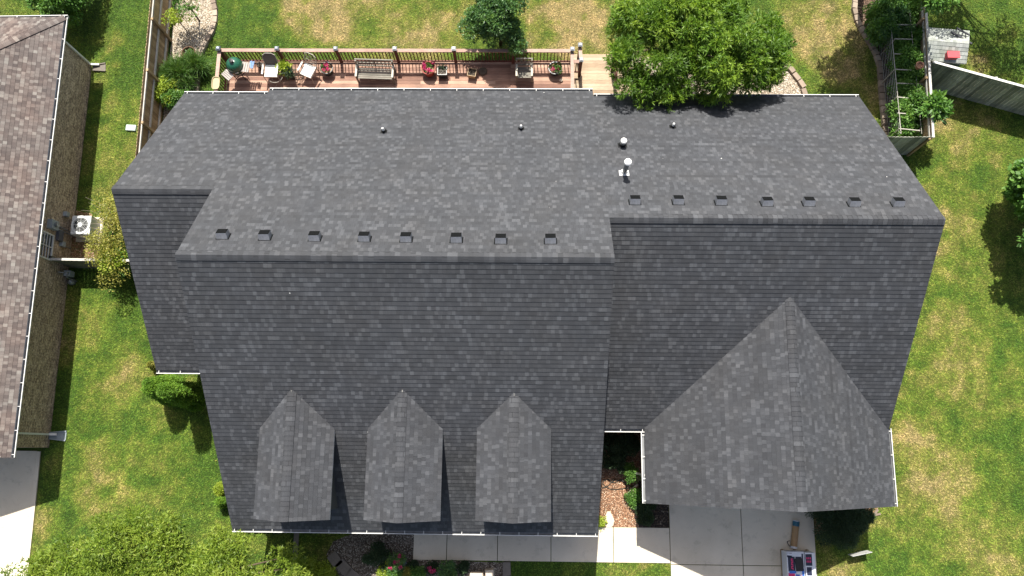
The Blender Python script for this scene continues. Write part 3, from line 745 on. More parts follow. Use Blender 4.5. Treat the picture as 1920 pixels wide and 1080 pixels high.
m = MB(); m.tube([(nw+.08, p.y-.05, 1.3), (nw+.08, p.y-.05, .0)], .03, 8); m.tube([(nw+.08, p.y+.06, 1.3), (nw+.08, p.y+.06, .0)], .03, 8); m.build('conduit', M_GALV, nb)
p, m = wallbox(112, 446, .8, .4, .3, .12); m.build('breaker_box', plain('dark_grey_box', (.09, .09, .1), .5), nb)
p, m = wallbox(118, 461, .6, .2, .22, .12); m.build('cable_box', M_BOX, nb)
m = MB(); m.tube([(nw+.05, p.y-.03, .6), (nw+.05, p.y-.03, .1)], .02, 6); m.build('conduit', M_GALV, nb)
p, m = wallbox(129, 405, .6, .17, .2, .14); m.build('disconnect_box', M_BOX, nb)
# splash blocks under the neighbour's downspouts
def splash(name, lab, cx, cy, rz, L=.75, mat=M_STONE):
    m = MB(); c, s_ = math.cos(rz), math.sin(rz)
    T = lambda x, y, z: (cx+x*c-y*s_, cy+x*s_+y*c, z)
    for y0, y1, k in ((-.13, -.1, 1), (.1, .13, 1)):
        m.hexa([T(0, y0, 0), T(L, y0*1.5, 0), T(L, y1*1.5, 0), T(0, y1, 0)], [T(0, y0, .12), T(L, y0*1.5, .07), T(L, y1*1.5, .07), T(0, y1, .12)])
    m.hexa([T(0, -.1, 0), T(L, -.15, 0), T(L, .15, 0), T(0, .1, 0)], [T(0, -.1, .06), T(L, -.15, .03), T(L, .15, .03), T(0, .1, .06)])
    m.face([T(0, -.13, 0), T(0, .13, 0), T(0, .13, .12), T(0, -.13, .12)])
    return setp(m.build(name, mat), lab, 'splash block')
splash('splash_block', 'brown splash block on grass at the far corner of the neighbouring brick house', P(176, 129).x, P(176, 129).y, .12, .5)
splash('splash_block', 'grey splash block under the white downspout near the neighbour driveway', P(95, 817).x, P(95, 817).y, 0, .6, plain('grey_plastic', (.22, .25, .27), .6))
nb.rotation_euler.z = .0146
# AC condenser
p = P(150, 421, .75)
ac = thing('air_conditioner', 'pale square air conditioner beside the brick wall behind the yellow shrub', 'air conditioner', (p.x, p.y, 0))
m = MB(); m.rbox(p.x, p.y, .05, .74, .74, .63)
mm = m.build('cabinet', M_ACM, ac, bevel=.05)
m = MB(); m.lathe((p.x, p.y, .69), [(.37, 0), (.37, .03), (.29, .035), (.285, -.01)], 28); m.build('top_ring', M_ACM, ac)
m = MB(); m.rbox(p.x, p.y, .681, .72, .72, .012); m.build('top_panel', M_ACM, ac, bevel=.03)
m = MB(); m.lathe((p.x, p.y, .70), [(.28, 0), (.001, .002)], 28); m.build('fan_well', M_BLACK, ac)
m = MB()
for rr_ in (.07, .13, .19, .25):
    m.tube([(p.x+rr_*math.cos(a*math.pi/12), p.y+rr_*math.sin(a*math.pi/12), .725) for a in range(25)], .005, 4, False)
for a in range(8): m.beam((p.x, p.y, .722), (p.x+.29*math.cos(a*math.pi/4), p.y+.29*math.sin(a*math.pi/4), .722), .008, .008)
m.lathe((p.x, p.y, .73), [(.001, .02), (.09, .015), (.09, 0)], 16)
m.build('fan_grille', M_ACM, ac)
m = MB(); m.box(p.x-.5, p.y-.5, 0, p.x+.5, p.y+.5, .05); m.build('pad', M_CON, ac)
# gas meter and small pot by the wall
p = P(131, 514, .4); gm = thing('gas_meter', 'small grey gas meter beside the neighbour wall in shade', 'gas meter', (p.x, p.y, 0))
m = MB(); m.rbox(p.x, p.y, .3, .25, .2, .3); m.build('meter_body', M_BOX, gm, bevel=.03)
m = MB(); m.tube([(p.x-.08, p.y, 0), (p.x-.08, p.y, .7), (p.x-.25, p.y, .75)], .02, 6); m.tube([(p.x+.08, p.y, .6), (p.x+.08, p.y, .72), (p.x+.08, p.y-.2, .72), (p.x+.08, p.y-.2, 0)], .02, 6); m.build('pipework', M_GALV, gm)
p = P(132, 527, .2); m = MB(); m.lathe(p-Vector((0, 0, .2)), [(.001, 0), (.12, 0), (.15, .1), (.13, .2), (.05, .28), (.001, .3)], 14)
setp(m.build('garden_ornament', M_GALV, smooth=True), 'small rounded pale green ornament on the ground by the neighbour wall', 'ornament')
# utility marker
p = P(245, 239, .1); m = MB(); m.rbox(p.x, p.y, 0, .42, .25, .1, -.05, .93); m.rbox(p.x, p.y, .1, .3, .16, .015, -.05)
setp(m.build('utility_cover', plain('pale_blue_plastic', (.42, .5, .46), .5, .06)), 'pale blue utility box lying in grass beside the wood fence', 'utility box')
# ------------------------------------------------------------------ fences
def fence(name, label, p, q, h, side, mat, railmat, post_every=2.4, rails=(.3, 1.0, 1.62), pw=.14, cat='fence', dog=True, toprail=False, post_in=True):
    """board panel along p-q; rails and posts on the given side (+1 left of p->q)"""
    p = Vector(p); q = Vector(q); L = (q-p).length; d = (q-p)/L; s_ = Vector((-d.y, d.x, 0))*side
    t = thing(name, label, cat, p); m = MB(); k = int(L/pw)
    for i in range(k):
        m.rnd(); a = p+d*(i*L/k+.004); b = p+d*((i+1)*L/k-.004); hh = h+random.uniform(-.012, .012)
        o1, o2 = s_*0, s_*.019
        B = [a+o1, b+o1, b+o2, a+o2]
        if side < 0: B = [a+o2, b+o2, b+o1, a+o1]
        T = [x+Vector((0, 0, hh-.03)) for x in B]
        m.hexa(B, T)
        ins = d*.03
        c1 = [T[0]+ins, T[1]-ins, T[2]-ins, T[3]+ins]; m.hexa(T, [x+Vector((0, 0, .03)) for x in c1])
    m.build('board_panel', mat, t)
    for z in rails:
        m = MB(); m.rnd(); m.beam(p+s_*.045+Vector((0, 0, z)), q+s_*.045+Vector((0, 0, z)), .045, .09); m.build('rail', railmat, t)
    if toprail:
        m = MB(); m.rnd(); m.beam(p+s_*.02+Vector((0, 0, h+.02)), q+s_*.02+Vector((0, 0, h+.02)), .09, .03); m.build('rail', railmat, t)
    n = max(1, round(L/post_every))
    for i in range(n+1):
        a = p+d*(L*i/n); m = MB(); m.rnd(); c = a+s_*.115; m.box(c.x-.045, c.y-.045, 0, c.x+.045, c.y+.045, h-.05); m.build('post', mat, t)
    return t
fl0 = P(287, -60, 1.83); fl1 = P(250, 330, 1.83)
fence('wooden_fence', 'tan board fence with rails beside the gravel bed, left of the deck', (fl1.x, fl1.y, 0), (fl0.x, fl0.y, 0), 1.83, -1, M_FNC, M_FNT, 2.4)
gx = 15.1
fence('wooden_fence', 'tan board fence running along the planted garden trellis', (gx, P(1748, 258, 1.83).y, 0), (P(1733, -60, 1.83).x, 19, 0), 1.83, 1, M_FNC, M_FNT, 2.4, toprail=True)
fence('wooden_fence', 'short weathered fence closing the garden bed beside the house corner', (12.3, P(1700, 257, 1.83).y, 0), (gx+.02, P(1748, 257, 1.83).y, 0), 1.83, 1, M_FNG, M_FNT, 2.4)
f0 = P(1744, 117, 1.83); f1 = P(1810, 123, 1.83); f2 = P(1990, 183, 1.83)
fence('wooden_fence', 'mossy weathered grey fence running from the shed to the right edge', (f0.x+.1, f0.y, 0), (f2.x, f2.y-.0, 0), 1.83, 1, M_FNG, plain('white_cap_rail', (.5, .49, .45), .7, .1), 2.4, toprail=True)
p0, p1 = P(120, 489, 1.2), P(205, 492, 1.2)
fence('wooden_fence', 'low dark gate fence across the gap between the two houses', (nw+.05, p0.y, 0), (XBL+.2, p1.y, 0), 1.35, 1, plain('grey_green_board', (.16, .15, .11), .8, .25), M_FNT, 2.6, rails=(.3, 1.1), toprail=True)
# hidden corner piece behind C right: none
# ------------------------------------------------------------------ edging stones
def edging(path, n, w_, group, label, mat=M_EDGE, start=0, tall=.16, depth=.2):
    pts = [Vector((x, y, 0)) for x, y in path]; seg = [(b-a).length for a, b in zip(pts, pts[1:])]; T = sum(seg)
    first = None
    for i in range(n):
        s_ = T*(i+.5)/n; k = 0
        while s_ > seg[k] and k < len(seg)-1: s_ -= seg[k]; k += 1
        c = pts[k].lerp(pts[k+1], s_/seg[k]); d = (pts[k+1]-pts[k]).normalized()
        m = MB(); m.rnd(); l = T/n*.93
        m.rbox(0, 0, 0, l, depth, tall*random.uniform(.9, 1.1), 0, .95)
        o = setp(m.build('edging_stone', mat, bevel=.012), label, 'edging stone', group)
        o.location = c; o.rotation_euler.z = math.atan2(d.y, d.x)+random.uniform(-.07, .07)
edging(EDL, 20, .3, 'edging stones of the left gravel bed', 'tan block edging the gravel bed between the wood fence and lawn')
edging(EDM[1:], 8, .3, 'edging stones of the small gravel bed', 'tan block edging the cream gravel bed behind the house under the big tree')
edging(EDR, 28, .3, 'edging stones of the garden bed', 'brown block edging the fenced garden bed right of the house')
# ------------------------------------------------------------------ deck
dx0, dx1 = -12.12, 1.72; dyf = 15.33; dyn = 12.4
deck = thing('deck', 'long red stained wooden deck with railing behind the house', 'deck', ((dx0+dx1)/2, 14, 0))
m = MB(); y = dyn
while y < dyf-.02:
    x = dx0
    while x < dx1-.01:
        x2 = min(dx1, x+random.choice([2.4, 3.0, 3.6, 4.8])); 
        if dx1-x2 < .6: x2 = dx1
        m.rnd(); m.box(x, y, DZ-.035, x2-.003, y+.136, DZ+random.uniform(-.001, .002)); x = x2
    y += .142
m.build('floor_boards', M_DECK, deck)
m = MB(); m.rnd(); m.box(dx0+.02, dyf-.06, .15, dx1-.02, dyf-.02, DZ-.04); m.box(dx0+.0, dyn, .15, dx0+.04, dyf-.08, DZ-.04); m.box(dx1-.04, dyn, .15, dx1, dyf-.08, DZ-.04)
for x in np.arange(dx0+.1, dx1, 2.2): m.box(x, dyf-.2, 0, x+.1, dyf-.1, DZ-.04); m.box(x, dyn+.3, 0, x+.1, dyn+.4, DZ-.04)
m.build('deck_frame', M_POST, deck)
RT = 1.5
def dpost(x, y, z0=0.05, zt=RT+.12):
    m = MB(); m.rnd(); m.rbox(x, y, z0, .11, .11, zt-z0); po = m.build('post', M_POST, deck)
    m = MB(); m.rbox(x, y, zt, .17, .17, .04); m.rbox(x, y, zt+.04, .15, .15, .03, 0, .8); m.build('post_cap', M_BOXD, po)
    m = MB(); m.rbox(x, y, zt+.07, .09, .09, .03, 0, .7); m.build('cap_lens', M_LENS, po)
M_BOXD = plain('dark_cap_plastic', (.05, .065, .09), .35, .1); M_LENS = plain('frosted_lens', (.5, .56, .62), .25, .05)
PX = [-12.13, -9.83, -7.53, -5.22, -2.92, -.62, 1.69]
for x in PX: dpost(x, dyf)
def rail_run(p, q, inset=.06, nb_=None, broad=True):
    p = Vector(p); q = Vector(q); L = (q-p).length; d = (q-p)/L
    m = MB(); m.rnd(); m.beam(p+d*inset+Vector((0, 0, RT)), q-d*inset+Vector((0, 0, RT)), .14, .035); m.build('top_rail', M_RAILM, deck)
    m = MB(); m.rnd(); m.beam(p+d*inset+Vector((0, 0, RT-.06)), q-d*inset+Vector((0, 0, RT-.06)), .04, .085)
    m.beam(p+d*inset+Vector((0, 0, DZ+.1)), q-d*inset+Vector((0, 0, DZ+.1)), .04, .085); m.build('rail', M_POST, deck)
    m = MB(); n = int(L/.135)
    for i in range(1, n):
        a = p+d*(L*i/n); m.rnd(); m.rbox(a.x, a.y, DZ+.13, .032, .032, RT-.1-DZ-.13, math.atan2(d.y, d.x))
    m.build('baluster_panel', M_POST, deck)
for a, b in zip(PX, PX[1:]): rail_run((a, dyf, 0), (b, dyf, 0))
rail_run((PX[0]-.0, dyf, 0), (PX[0]-.0, dyn+.15, 0)); rail_run((1.69, dyf, 0), (1.69, dyn, 0))
ps = [P(1088, 84, RT+.15), P(1090, 112, RT+.15)]
for q in ps: dpost(q.x, q.y, .03)
rail_run((ps[0].x, ps[0].y, 0), (ps[1].x, ps[1].y, 0))
rail_run((1.69, ps[1].y, 0), (ps[1].x, ps[1].y, 0))
# steps / landing
st = thing('landing', 'pale wood landing and steps at the right end of the deck', 'landing', (2.6, 13.5, 0))
m = MB(); y = dyn; ylim = P(1120, 104, .35).y
while y < ylim-.05:
    m.rnd(); m.box(dx1+.05, y, .31, 4.1, y+.136, .35+random.uniform(-.001, .002)); y += .142
m.build('floor_boards', M_STEP, st)
m = MB(); m.rnd(); m.box(dx1+.06, dyn, .02, 4.05, ylim-.1, .305); m.build('landing_frame', M_POST, st)
m = MB(); m.rnd(); q = P(1152, 112, 1.3); m.rbox(q.x, q.y, .1, .11, .11, 1.3); m.build('post', M_POST, st)
m = MB(); m.rnd(); m.rbox(q.x+.05, q.y-.5, 1.3, .12, 1.2, .04); m.build('rail', M_POST, st)
# --- deck furniture
def D(u, v, z=0): return P(u, v, DZ+z)
# kamado grill
c = D(441, 124, .8)
gr = thing('kamado_grill', 'green egg shaped charcoal grill with white slatted side shelves', 'grill', (c.x, c.y, DZ))
m = MB(); m.lathe((c.x, c.y, DZ+.42), [(.001, 0), (.14, .02), (.27, .15), (.315, .34), (.318, .4)], 28); m.build('base_bowl', M_GREEN, gr, smooth=True)
m = MB(); m.lathe((c.x, c.y, DZ+.83), [(.318, 0), (.315, .06), (.28, .2), (.2, .3), (.1, .345), (.07, .35)], 28); lid = m.build('lid', M_GREEN, gr, smooth=True)
m = MB(); m.lathe((c.x, c.y, DZ+1.17), [(.06, 0), (.06, .06), (.085, .065), (.085, .1), (.03, .11), (.001, .11)], 16); m.build('chimney_cap', M_BLACK, lid)
m = MB(); m.lathe((c.x, c.y, DZ+.81), [(.325, 0), (.325, .04)], 28); m.build('band', M_BLACK, gr)
m = MB()
for a in (-2.2, -.9, .8, 2.3): m.tube([(c.x+.3*math.cos(a), c.y+.3*math.sin(a), DZ+.62), (c.x+.26*math.cos(a), c.y+.26*math.sin(a), DZ+.02)], .017, 6)
m.tube([(c.x+.3*math.cos(a*math.pi/8), c.y+.3*math.sin(a*math.pi/8), DZ+.5) for a in range(17)], .014, 5, False); m.build('stand', M_BLACK, gr)
def slats(cx, cy, z, w_, d_, rz, n=4):
    m = MB(); cc, ss = math.cos(rz), math.sin(rz)
    for i in range(n):
        yy_ = -d_/2+d_*(i+.5)/n; m.rnd(); m.rbox(cx-yy_*ss, cy+yy_*cc, z, w_, d_/n*.78, .025, rz)
    for x in (-.35, .35): m.rbox(cx+x*w_*cc, cy+x*w_*ss, z-.03, .03, d_, .03, rz)
    return m
M_SLATW = attr_mat('bleached_slat', [(0, (.2, .18, .16)), (1, (.36, .33, .3))], .7)
q = D(427, 141, .75); slats(q.x, q.y, DZ+.76, .42, .3, -.7, 4).build('side_shelf', M_SLATW, gr)
q = D(460, 126, .8); slats(q.x, q.y, DZ+.8, .42, .34, 1.45, 4).build('side_shelf', M_SLATW, gr)
m = MB(); m.rbox(c.x+.12, c.y-.33, DZ+.85, .12, .03, .03, .3); m.build('handle', M_SLATW, lid)
q = D(473, 122, .8); m = MB()
for i in range(5): m.rbox(q.x-.06+i*.03, q.y+random.uniform(-.02, .02), DZ+.83+.012*math.sin(i*2), .035, .3, .02, random.uniform(-.15, .15))
setp(m.build('towel', plain('blue_white_cloth', (.14, .22, .36), .8, .6, 5)), 'blue and white folded cloth hanging on the grill side shelf', 'towel')
# patio armchairs
def armchair(rz, mb_back, label):
    t = thing('patio_chair', label, 'chair', group='white cushioned metal patio chairs on the deck')
    m = MB()
    for sx in (-1, 1):
        m = MB(); m.tube([(sx*.27, -.28, 0), (sx*.285, -.26, .3), (sx*.29, -.25, .62), (sx*.285, .22, .66)], .014, 6); m.build('arm', M_PEWTER, t)
        m = MB(); m.tube([(sx*.25, .26, 0), (sx*.24, .22, .42)], .016, 6); m.build('leg', M_PEWTER, t)
        m = MB(); m.box(sx*.29-.03, -.24, .63, sx*.29+.03, .16, .66); m.build('armrest', plain('light_armrest', (.5, .48, .43), .4, .1), t)
    m = MB(); m.tube([(-.25, -.25, .4), (.25, -.25, .4), (.25, .24, .4), (-.25, .24, .4), (-.25, -.25, .4)], .014, 6); m.build('seat_frame', M_PEWTER, t)
    m = MB(); m.rbox(0, -.01, .41, .5, .5, .07); m.build('cushion', M_CUSH, t, bevel=.03)
    m = MB(); m.tube([(-.25, .24, .42), (-.275, .34, .75), (-.24, .42, .95), (-.12, .46, 1.02), (.12, .46, 1.02), (.24, .42, .95), (.275, .34, .75), (.25, .24, .42)], .016, 6); bf = m.build('back_frame', M_PEWTER, t)
    m = MB()
    if mb_back:
        B = [(-.25, .25, .45), (-.27, .34, .75), (-.24, .42, .94), (-.12, .455, 1.0), (.12, .455, 1.0), (.24, .42, .94), (.27, .34, .75), (.25, .25, .45)]
        m.face(B)
        m.face([(x, y_+.012, z) for x, y_, z in B][::-1]); m.build('back_panel', M_MESHF, t)
    else:
        for i in range(-3, 4): m.beam((i*.06, .25, .45), (i*.075, .44, .97-abs(i)*.015), .01, .01)
        for z, y_ in ((.58, .29), (.72, .33), (.85, .38)): m.beam((-.26, y_, z), (.26, y_, z), .01, .012)
        m.build('back_lattice', M_PEWTER, t)
    return t
q = D(509, 133, .45); place(armchair(0, True, 'patio chair with dark woven back and white cushion beside the green grill'), (q.x, q.y, DZ), -.02)
q = D(578, 132, .45); place(armchair(0, False, 'patio chair with open lattice back and white cushion, turned askew'), (q.x, q.y, DZ), -.42)
# round wire tables
def wire_table(label, u, v, r_, h, mat, glass=False):
    q = D(u, v, h); t = thing('wire_stand', label, 'stand', (q.x, q.y, DZ)); m = MB()
    m.tube([(q.x+r_*math.cos(a*math.pi/10), q.y+r_*math.sin(a*math.pi/10), DZ+h) for a in range(21)], .011, 5, False); m.build('ring', mat, t)
    m = MB()
    for a in (0.5, 2.6, 4.7): m.tube([(q.x+r_*math.cos(a), q.y+r_*math.sin(a), DZ+h), (q.x+r_*.5*math.cos(a), q.y+r_*.5*math.sin(a), DZ+h*.5), (q.x+r_*math.cos(a), q.y+r_*math.sin(a), DZ+.01)], .009, 5)
    m.build('legs_wire', mat, t)
    m = MB(); m.tube([(q.x+r_*.6*math.cos(a*math.pi/8), q.y+r_*.6*math.sin(a*math.pi/8), DZ+h*.5) for a in range(17)], .008, 5, False); m.build('lower_ring', mat, t)
wire_table('round wire stand half under the dark woven patio chair', 516, 142, .3, .3, M_PEWTER)
wire_table('thin dark wire stand left of the askew patio chair', 562, 143, .16, .2, M_HOSE)
# pots
def pot(name, label, u, v, r_, h, mat, soil=M_SOIL, leaf=None, nleaf=0, flower=None, nfl=0, seed=1, lr=.2, L=.09, W=.035, hz=0):
    q = D(u, v, h+hz); t = thing(name, label, 'flower pot', (q.x, q.y, DZ+hz)); m = MB()
    m.lathe((q.x, q.y, DZ+hz), [(.001, .0), (r_*.72, 0), (r_*.95, h*.85), (r_*1.05, h*.87), (r_*1.05, h), (r_*.93, h), (r_*.9, h*.82)], 24); m.build('planter', mat, t)
    m = MB(); m.lathe((q.x, q.y, DZ+hz), [(r_*.92, h*.84), (.001, h*.88)], 20); m.build('soil', soil, t)
    g = random.Random(seed)
    if leaf: leaves('foliage', t, leaf, [(q.x+g.uniform(-1, 1)*r_*.5, q.y+g.uniform(-1, 1)*r_*.5, DZ+hz+h+.03, lr*.6) for _ in range(6)], nleaf, L, W, seed, tips=5)
    if flower: leaves('blossoms', t, flower, [(q.x+g.uniform(-1, 1)*r_*.7, q.y+g.uniform(-1, 1)*r_*.7, DZ+hz+h+.08, .06) for _ in range(nfl)], 40, .045, .04, seed+5)
    return t
M_POTK = plain('black_pot', (.025, .03, .032), .35, .2); M_POTW = plain('pale_pot', (.34, .31, .27), .7, .15)
pot('flower_pot', 'pale pot of yellow green leaves between the two patio chairs', 534, 127, .2, .36, M_POTW, leaf=L_LIME, nleaf=60, seed=3, lr=.33, L=.16, W=.06, hz=.1)
pot('flower_pot', 'small dark pot with a spiky plant right of the yellow green pot', 543, 135, .12, .5, M_POTK, leaf=L_DARK, nleaf=30, seed=4, lr=.2, L=.2, W=.03)
pot('flower_pot', 'round black pot with magenta petunias between patio chair and bench', 612, 127, .25, .38, M_POTK, soil=M_MUL, leaf=L_MID, nleaf=15, flower=M_PINK, nfl=6, seed=9)
pot('flower_pot', 'red terracotta pot overflowing with pink flowers right of the bench', 803, 127, .27, .42, M_TERRA, soil=M_MUL, leaf=L_MID, nleaf=30, flower=M_PINK, nfl=12, seed=12)
pot('flower_pot', 'dark round pot of mixed flowers beside the deck corner', 1041, 127, .26, .36, M_POTK, soil=M_MUL, leaf=L_MID, nleaf=60, flower=M_PINK, nfl=4, seed=15)
pot('flower_pot', 'small black pot squeezed between grill and woven chair', 486, 121, .11, .25, M_POTK, seed=19)
def boxplanter(label, u, v, s_, h, mat, rz, soil):
    q = D(u, v, h); t = thing('box_planter', label, 'planter', (q.x, q.y, DZ)); m = MB()
    T = lambda k, z: [(q.x+(x*math.cos(rz)-y_*math.sin(rz))*k, q.y+(x*math.sin(rz)+y_*math.cos(rz))*k, z) for x, y_ in ((-s_/2, -s_/2), (s_/2, -s_/2), (s_/2, s_/2), (-s_/2, s_/2))]
    o0, o1, i1, i0_ = T(.8, DZ), T(1, DZ+h), T(.86, DZ+h), T(.82, DZ+h*.75)
    for A, B in ((o0, o1), (o1, i1), (i1, i0_)):
        for i in range(4): m.face([A[i], A[(i+1) % 4], B[(i+1) % 4], B[i]])
    m.face(o0[::-1]); m.build('planter', mat, t)
    m = MB(); m.face(T(.83, DZ+h*.78)); m.build('soil', soil, t); return t
boxplanter('square black planter of dry soil right of the red flower pot', 829, 132, .38, .38, M_POTK, 0, M_GRD)
q = D(829, 126, .45); leaves('hanging_leaves', None, L_DARK, [(q.x, q.y, DZ+.42, .12), (q.x+.1, q.y, DZ+.42, .1)], 30, .09, .03, 5); setp(bpy.data.objects['hanging_leaves'], 'few dark leaves in the square black planter', 'plant'); bpy.data.objects['hanging_leaves'].name = 'planter_plant'
boxplanter('empty square tan wooden planter standing alone on the deck', 885, 135, .34, .3, plain('tan_wood', (.3, .22, .13), .7, .2), -.18, M_SOIL)
# bench and wooden chair
def bench(w_, label, name, n_back, arms=True):
    t = thing(name, label, 'bench' if w_ > 1 else 'chair'); d_ = .48
    for sx in (-1, 1):
        for y_ in (-.24, .24):
            m = MB(); m.rnd(); m.rbox(sx*(w_/2-.03), y_, 0, .055, .055, .62 if y_ < 0 else .95); m.build('leg', M_TEAK, t)
        m = MB(); m.rnd(); m.rbox(sx*(w_/2-.03), 0, .62, .075, .56, .03); m.build('armrest', plain('pale_arm', (.4, .37, .3), .7, .12), t)
        m = MB(); m.rnd(); m.rbox(sx*(w_/2-.03), 0, .34, .04, .48, .06); m.build('side_rail', M_TEAK, t)
    m = MB()
    for i in range(6): m.rnd(); m.rbox(0, -.22+i*.078, .41, w_-.08, .062, .022)
    m.build('seat', M_TEAK, t)
    m = MB(); m.rnd(); m.beam((-w_/2, .3, .93), (w_/2, .3, .93), .04, .07); m.beam((-w_/2+.05, .26, .52), (w_/2-.05, .26, .52), .04, .06)
    if w_ > 1:
        m.beam((-w_/2, .28, .73), (w_/2, .28, .73), .03, .025)
        n = 20
        for i in range(1, n): x = -w_/2+w_*i/n; m.rnd(); m.beam((x, .265, .55), (x+(.03 if i % 2 else -.03), .295, .9), .022, .012)
        m.beam((0, .265, .55), (0, .295, .9), .06, .02)
    else:
        for sx in (-1, 1):
            for k, (cx, cz, rr_) in enumerate(((.1, .76, .075), (.1, .76, .04), (.2, .64, .05), (.05, .64, .04))):
                m.tube([(sx*cx+rr_*math.cos(a*.5236), .28, cz+rr_*math.sin(a*.5236)) for a in range(13)], .01, 4, False)
        m.beam((0, .27, .55), (0, .3, .9), .03, .012)
    m.build('backrest', M_TEAK, t)
    m = MB(); m.rnd(); m.beam((-w_/2+.05, -.2, .38), (w_/2-.05, -.2, .38), .03, .06); m.beam((-w_/2+.05, 0, .12), (w_/2-.05, 0, .12), .03, .04); m.build('stretcher', M_TEAK, t)
    return t
q = D(704, 136, .42); place(bench(1.5, 'weathered grey slatted wooden bench facing the house on the deck', 'garden_bench', 20), (q.x, q.y-.02, DZ), -.03)
q = D(983, 134, .42); place(bench(.66, 'weathered grey wooden armchair with scrolled back on the deck', 'wooden_armchair', 5), (q.x, q.y-.02, DZ), 0)
q = D(1052, 151, .02); m = MB(); m.lathe(q, [(.001, 0), (.06, 0), (.08, .03), (.05, .05), (.001, .04)], 12); setp(m.build('pebble', M_PALE, smooth=True), 'small cream pebble on the deck below the dark flower pot', 'pebble')
q = D(905, 134, .02); m = MB(); m.lathe(q, [(.17, 0), (.18, .02), (.14, .03), (.001, .015)], 20); setp(m.build('saucer', M_BARK, smooth=True), 'flat saucer in tree shade on the deck, left of the scrolled chair', 'saucer')
# tray on the rail
q = P(405, 156, RT+.04); m = MB()
ring = lambda k, z: [(q.x+k*.16*math.copysign(abs(math.cos(t))**.6, math.cos(t)), q.y+k*.27*math.copysign(abs(math.sin(t))**.6, math.sin(t)), z) for t in [i*math.pi/12 for i in range(24)]]
R_ = [ring(.8, RT+.02), ring(1, RT+.09), ring(.93, RT+.09), ring(.8, RT+.045)]
for A, B in zip(R_, R_[1:]):
    for i in range(24): m.face([A[i], A[(i+1) % 24], B[(i+1) % 24], B[i]])
m.face(R_[-1]); m.face(R_[0][::-1])
setp(m.build('feeding_tray', plain('cream_tray', (.33, .28, .16), .6, .12)), 'cream oval tray resting on the left deck railing', 'tray')
# ------------------------------------------------------------------ left bed plants
q = P(337, 138, .4); tree('ornamental_grass', 'clump of long dark green grass leaves beside the wood fence', (q.x, q.y-.15, .35), (.55, .5, .3), 22, .26, 240, .36, .022, L_ORN, 21, cat='plant', tr=.03, low=-.1, every=9, up=.9)
q = P(365, 122, .3); tree('ornamental_grass', 'small tuft of grass leaves at the stone edging', (q.x, q.y, .3), (.35, .35, .2), 8, .25, 200, .4, .02, L_ORN, 22, cat='plant', tr=.03, low=-.1, every=9, up=.9)
q = P(314, 172, .5); tree('shrub', 'bright green leafy shrub between fence and house corner', (q.x, q.y, .5), (.5, .55, .4), 22, .2, 220, .09, .05, L_LIME, 23, cat='shrub', tr=.03, every=6, z0=0)
q = P(333, 195, .5); tree('shrub', 'dark green shrub touching the house corner by the fence', (q.x-.1, q.y+.2, .45), (.5, .4, .35), 16, .2, 220, .09, .05, L_MID, 24, cat='shrub', tr=.03, every=6)
q = P(345, 12, 1.3); tree('young_tree', 'thin young tree growing in the cream gravel bed', (q.x+.1, q.y+.1, 1.5), (.6, .7, .5), 17, .2, 80, .12, .04, L_MID, 25, tips=4, tr=.03, inner=.2, every=2)
q = P(335, 38, 1.0); tree('young_tree', 'small spindly sapling beside the tan fence', (q.x-.1, q.y+.1, 1.0), (.5, .35, .3), 12, .18, 90, .1, .035, L_LIME, 26, tips=4, tr=.02, inner=.2, every=2)
q = P(353, 99, .3); t = thing('wicker_planter', 'round brown basket planter of green leaves lying in the gravel bed', 'planter', (q.x, q.y, 0))
m = MB(); m.lathe((q.x, q.y, 0), [(.001, 0), (.2, 0), (.28, .28), (.3, .3), (.26, .3), (.22, .2)], 20); m.build('basket', plain('brown_wicker', (.1, .055, .03), .8, .4, 12), t)
m = MB(); m.lathe((q.x, q.y, .2), [(.24, 0), (.001, .02)], 16); m.build('soil', M_SOIL, t)
leaves('foliage', t, L_MID, [(q.x, q.y-.08, .3, .14), (q.x+.1, q.y, .3, .1)], 70, .1, .04, 27)
# tree at the top left edge
q = P(118, 3, 1.2); tree('shrub_tree', 'dense dark green tree at the top left beyond the neighbour roof', (q.x, q.y+.35, 1.3), (1.1, 1.0, 1.2), 70, .38, 420, .12, .07, L_MID, 30, tr=.08, inner=.5)
# ------------------------------------------------------------------ trees behind the house
q = P(1296, 82, 4.0)
tree('peach_tree', 'large spreading tree with long bright leaves overhanging the rear roof', (q.x, q.y-.05, 3.9), (3.0, 1.85, 1.35), 322, .38, 440, .17, .034, L_PEACH, 41, tips=9, base=(q.x-.3, q.y+.6, 0), tr=.17, inner=.5, low=-.3, lobes=(46, .75), spread=.75, up=.25, hollow=.5, tone=.5)
q = P(937, 36, 2.6)
tree('ornamental_tree', 'round dark green tree with pale tips standing behind the deck railing', (q.x-.05, q.y+.38, 2.1), (1.05, .95, .95), 150, .28, 420, .105, .042, L_DEEP, 42, lobes=(24, .36), tips=6, tr=.07, inner=.5, spread=.8)
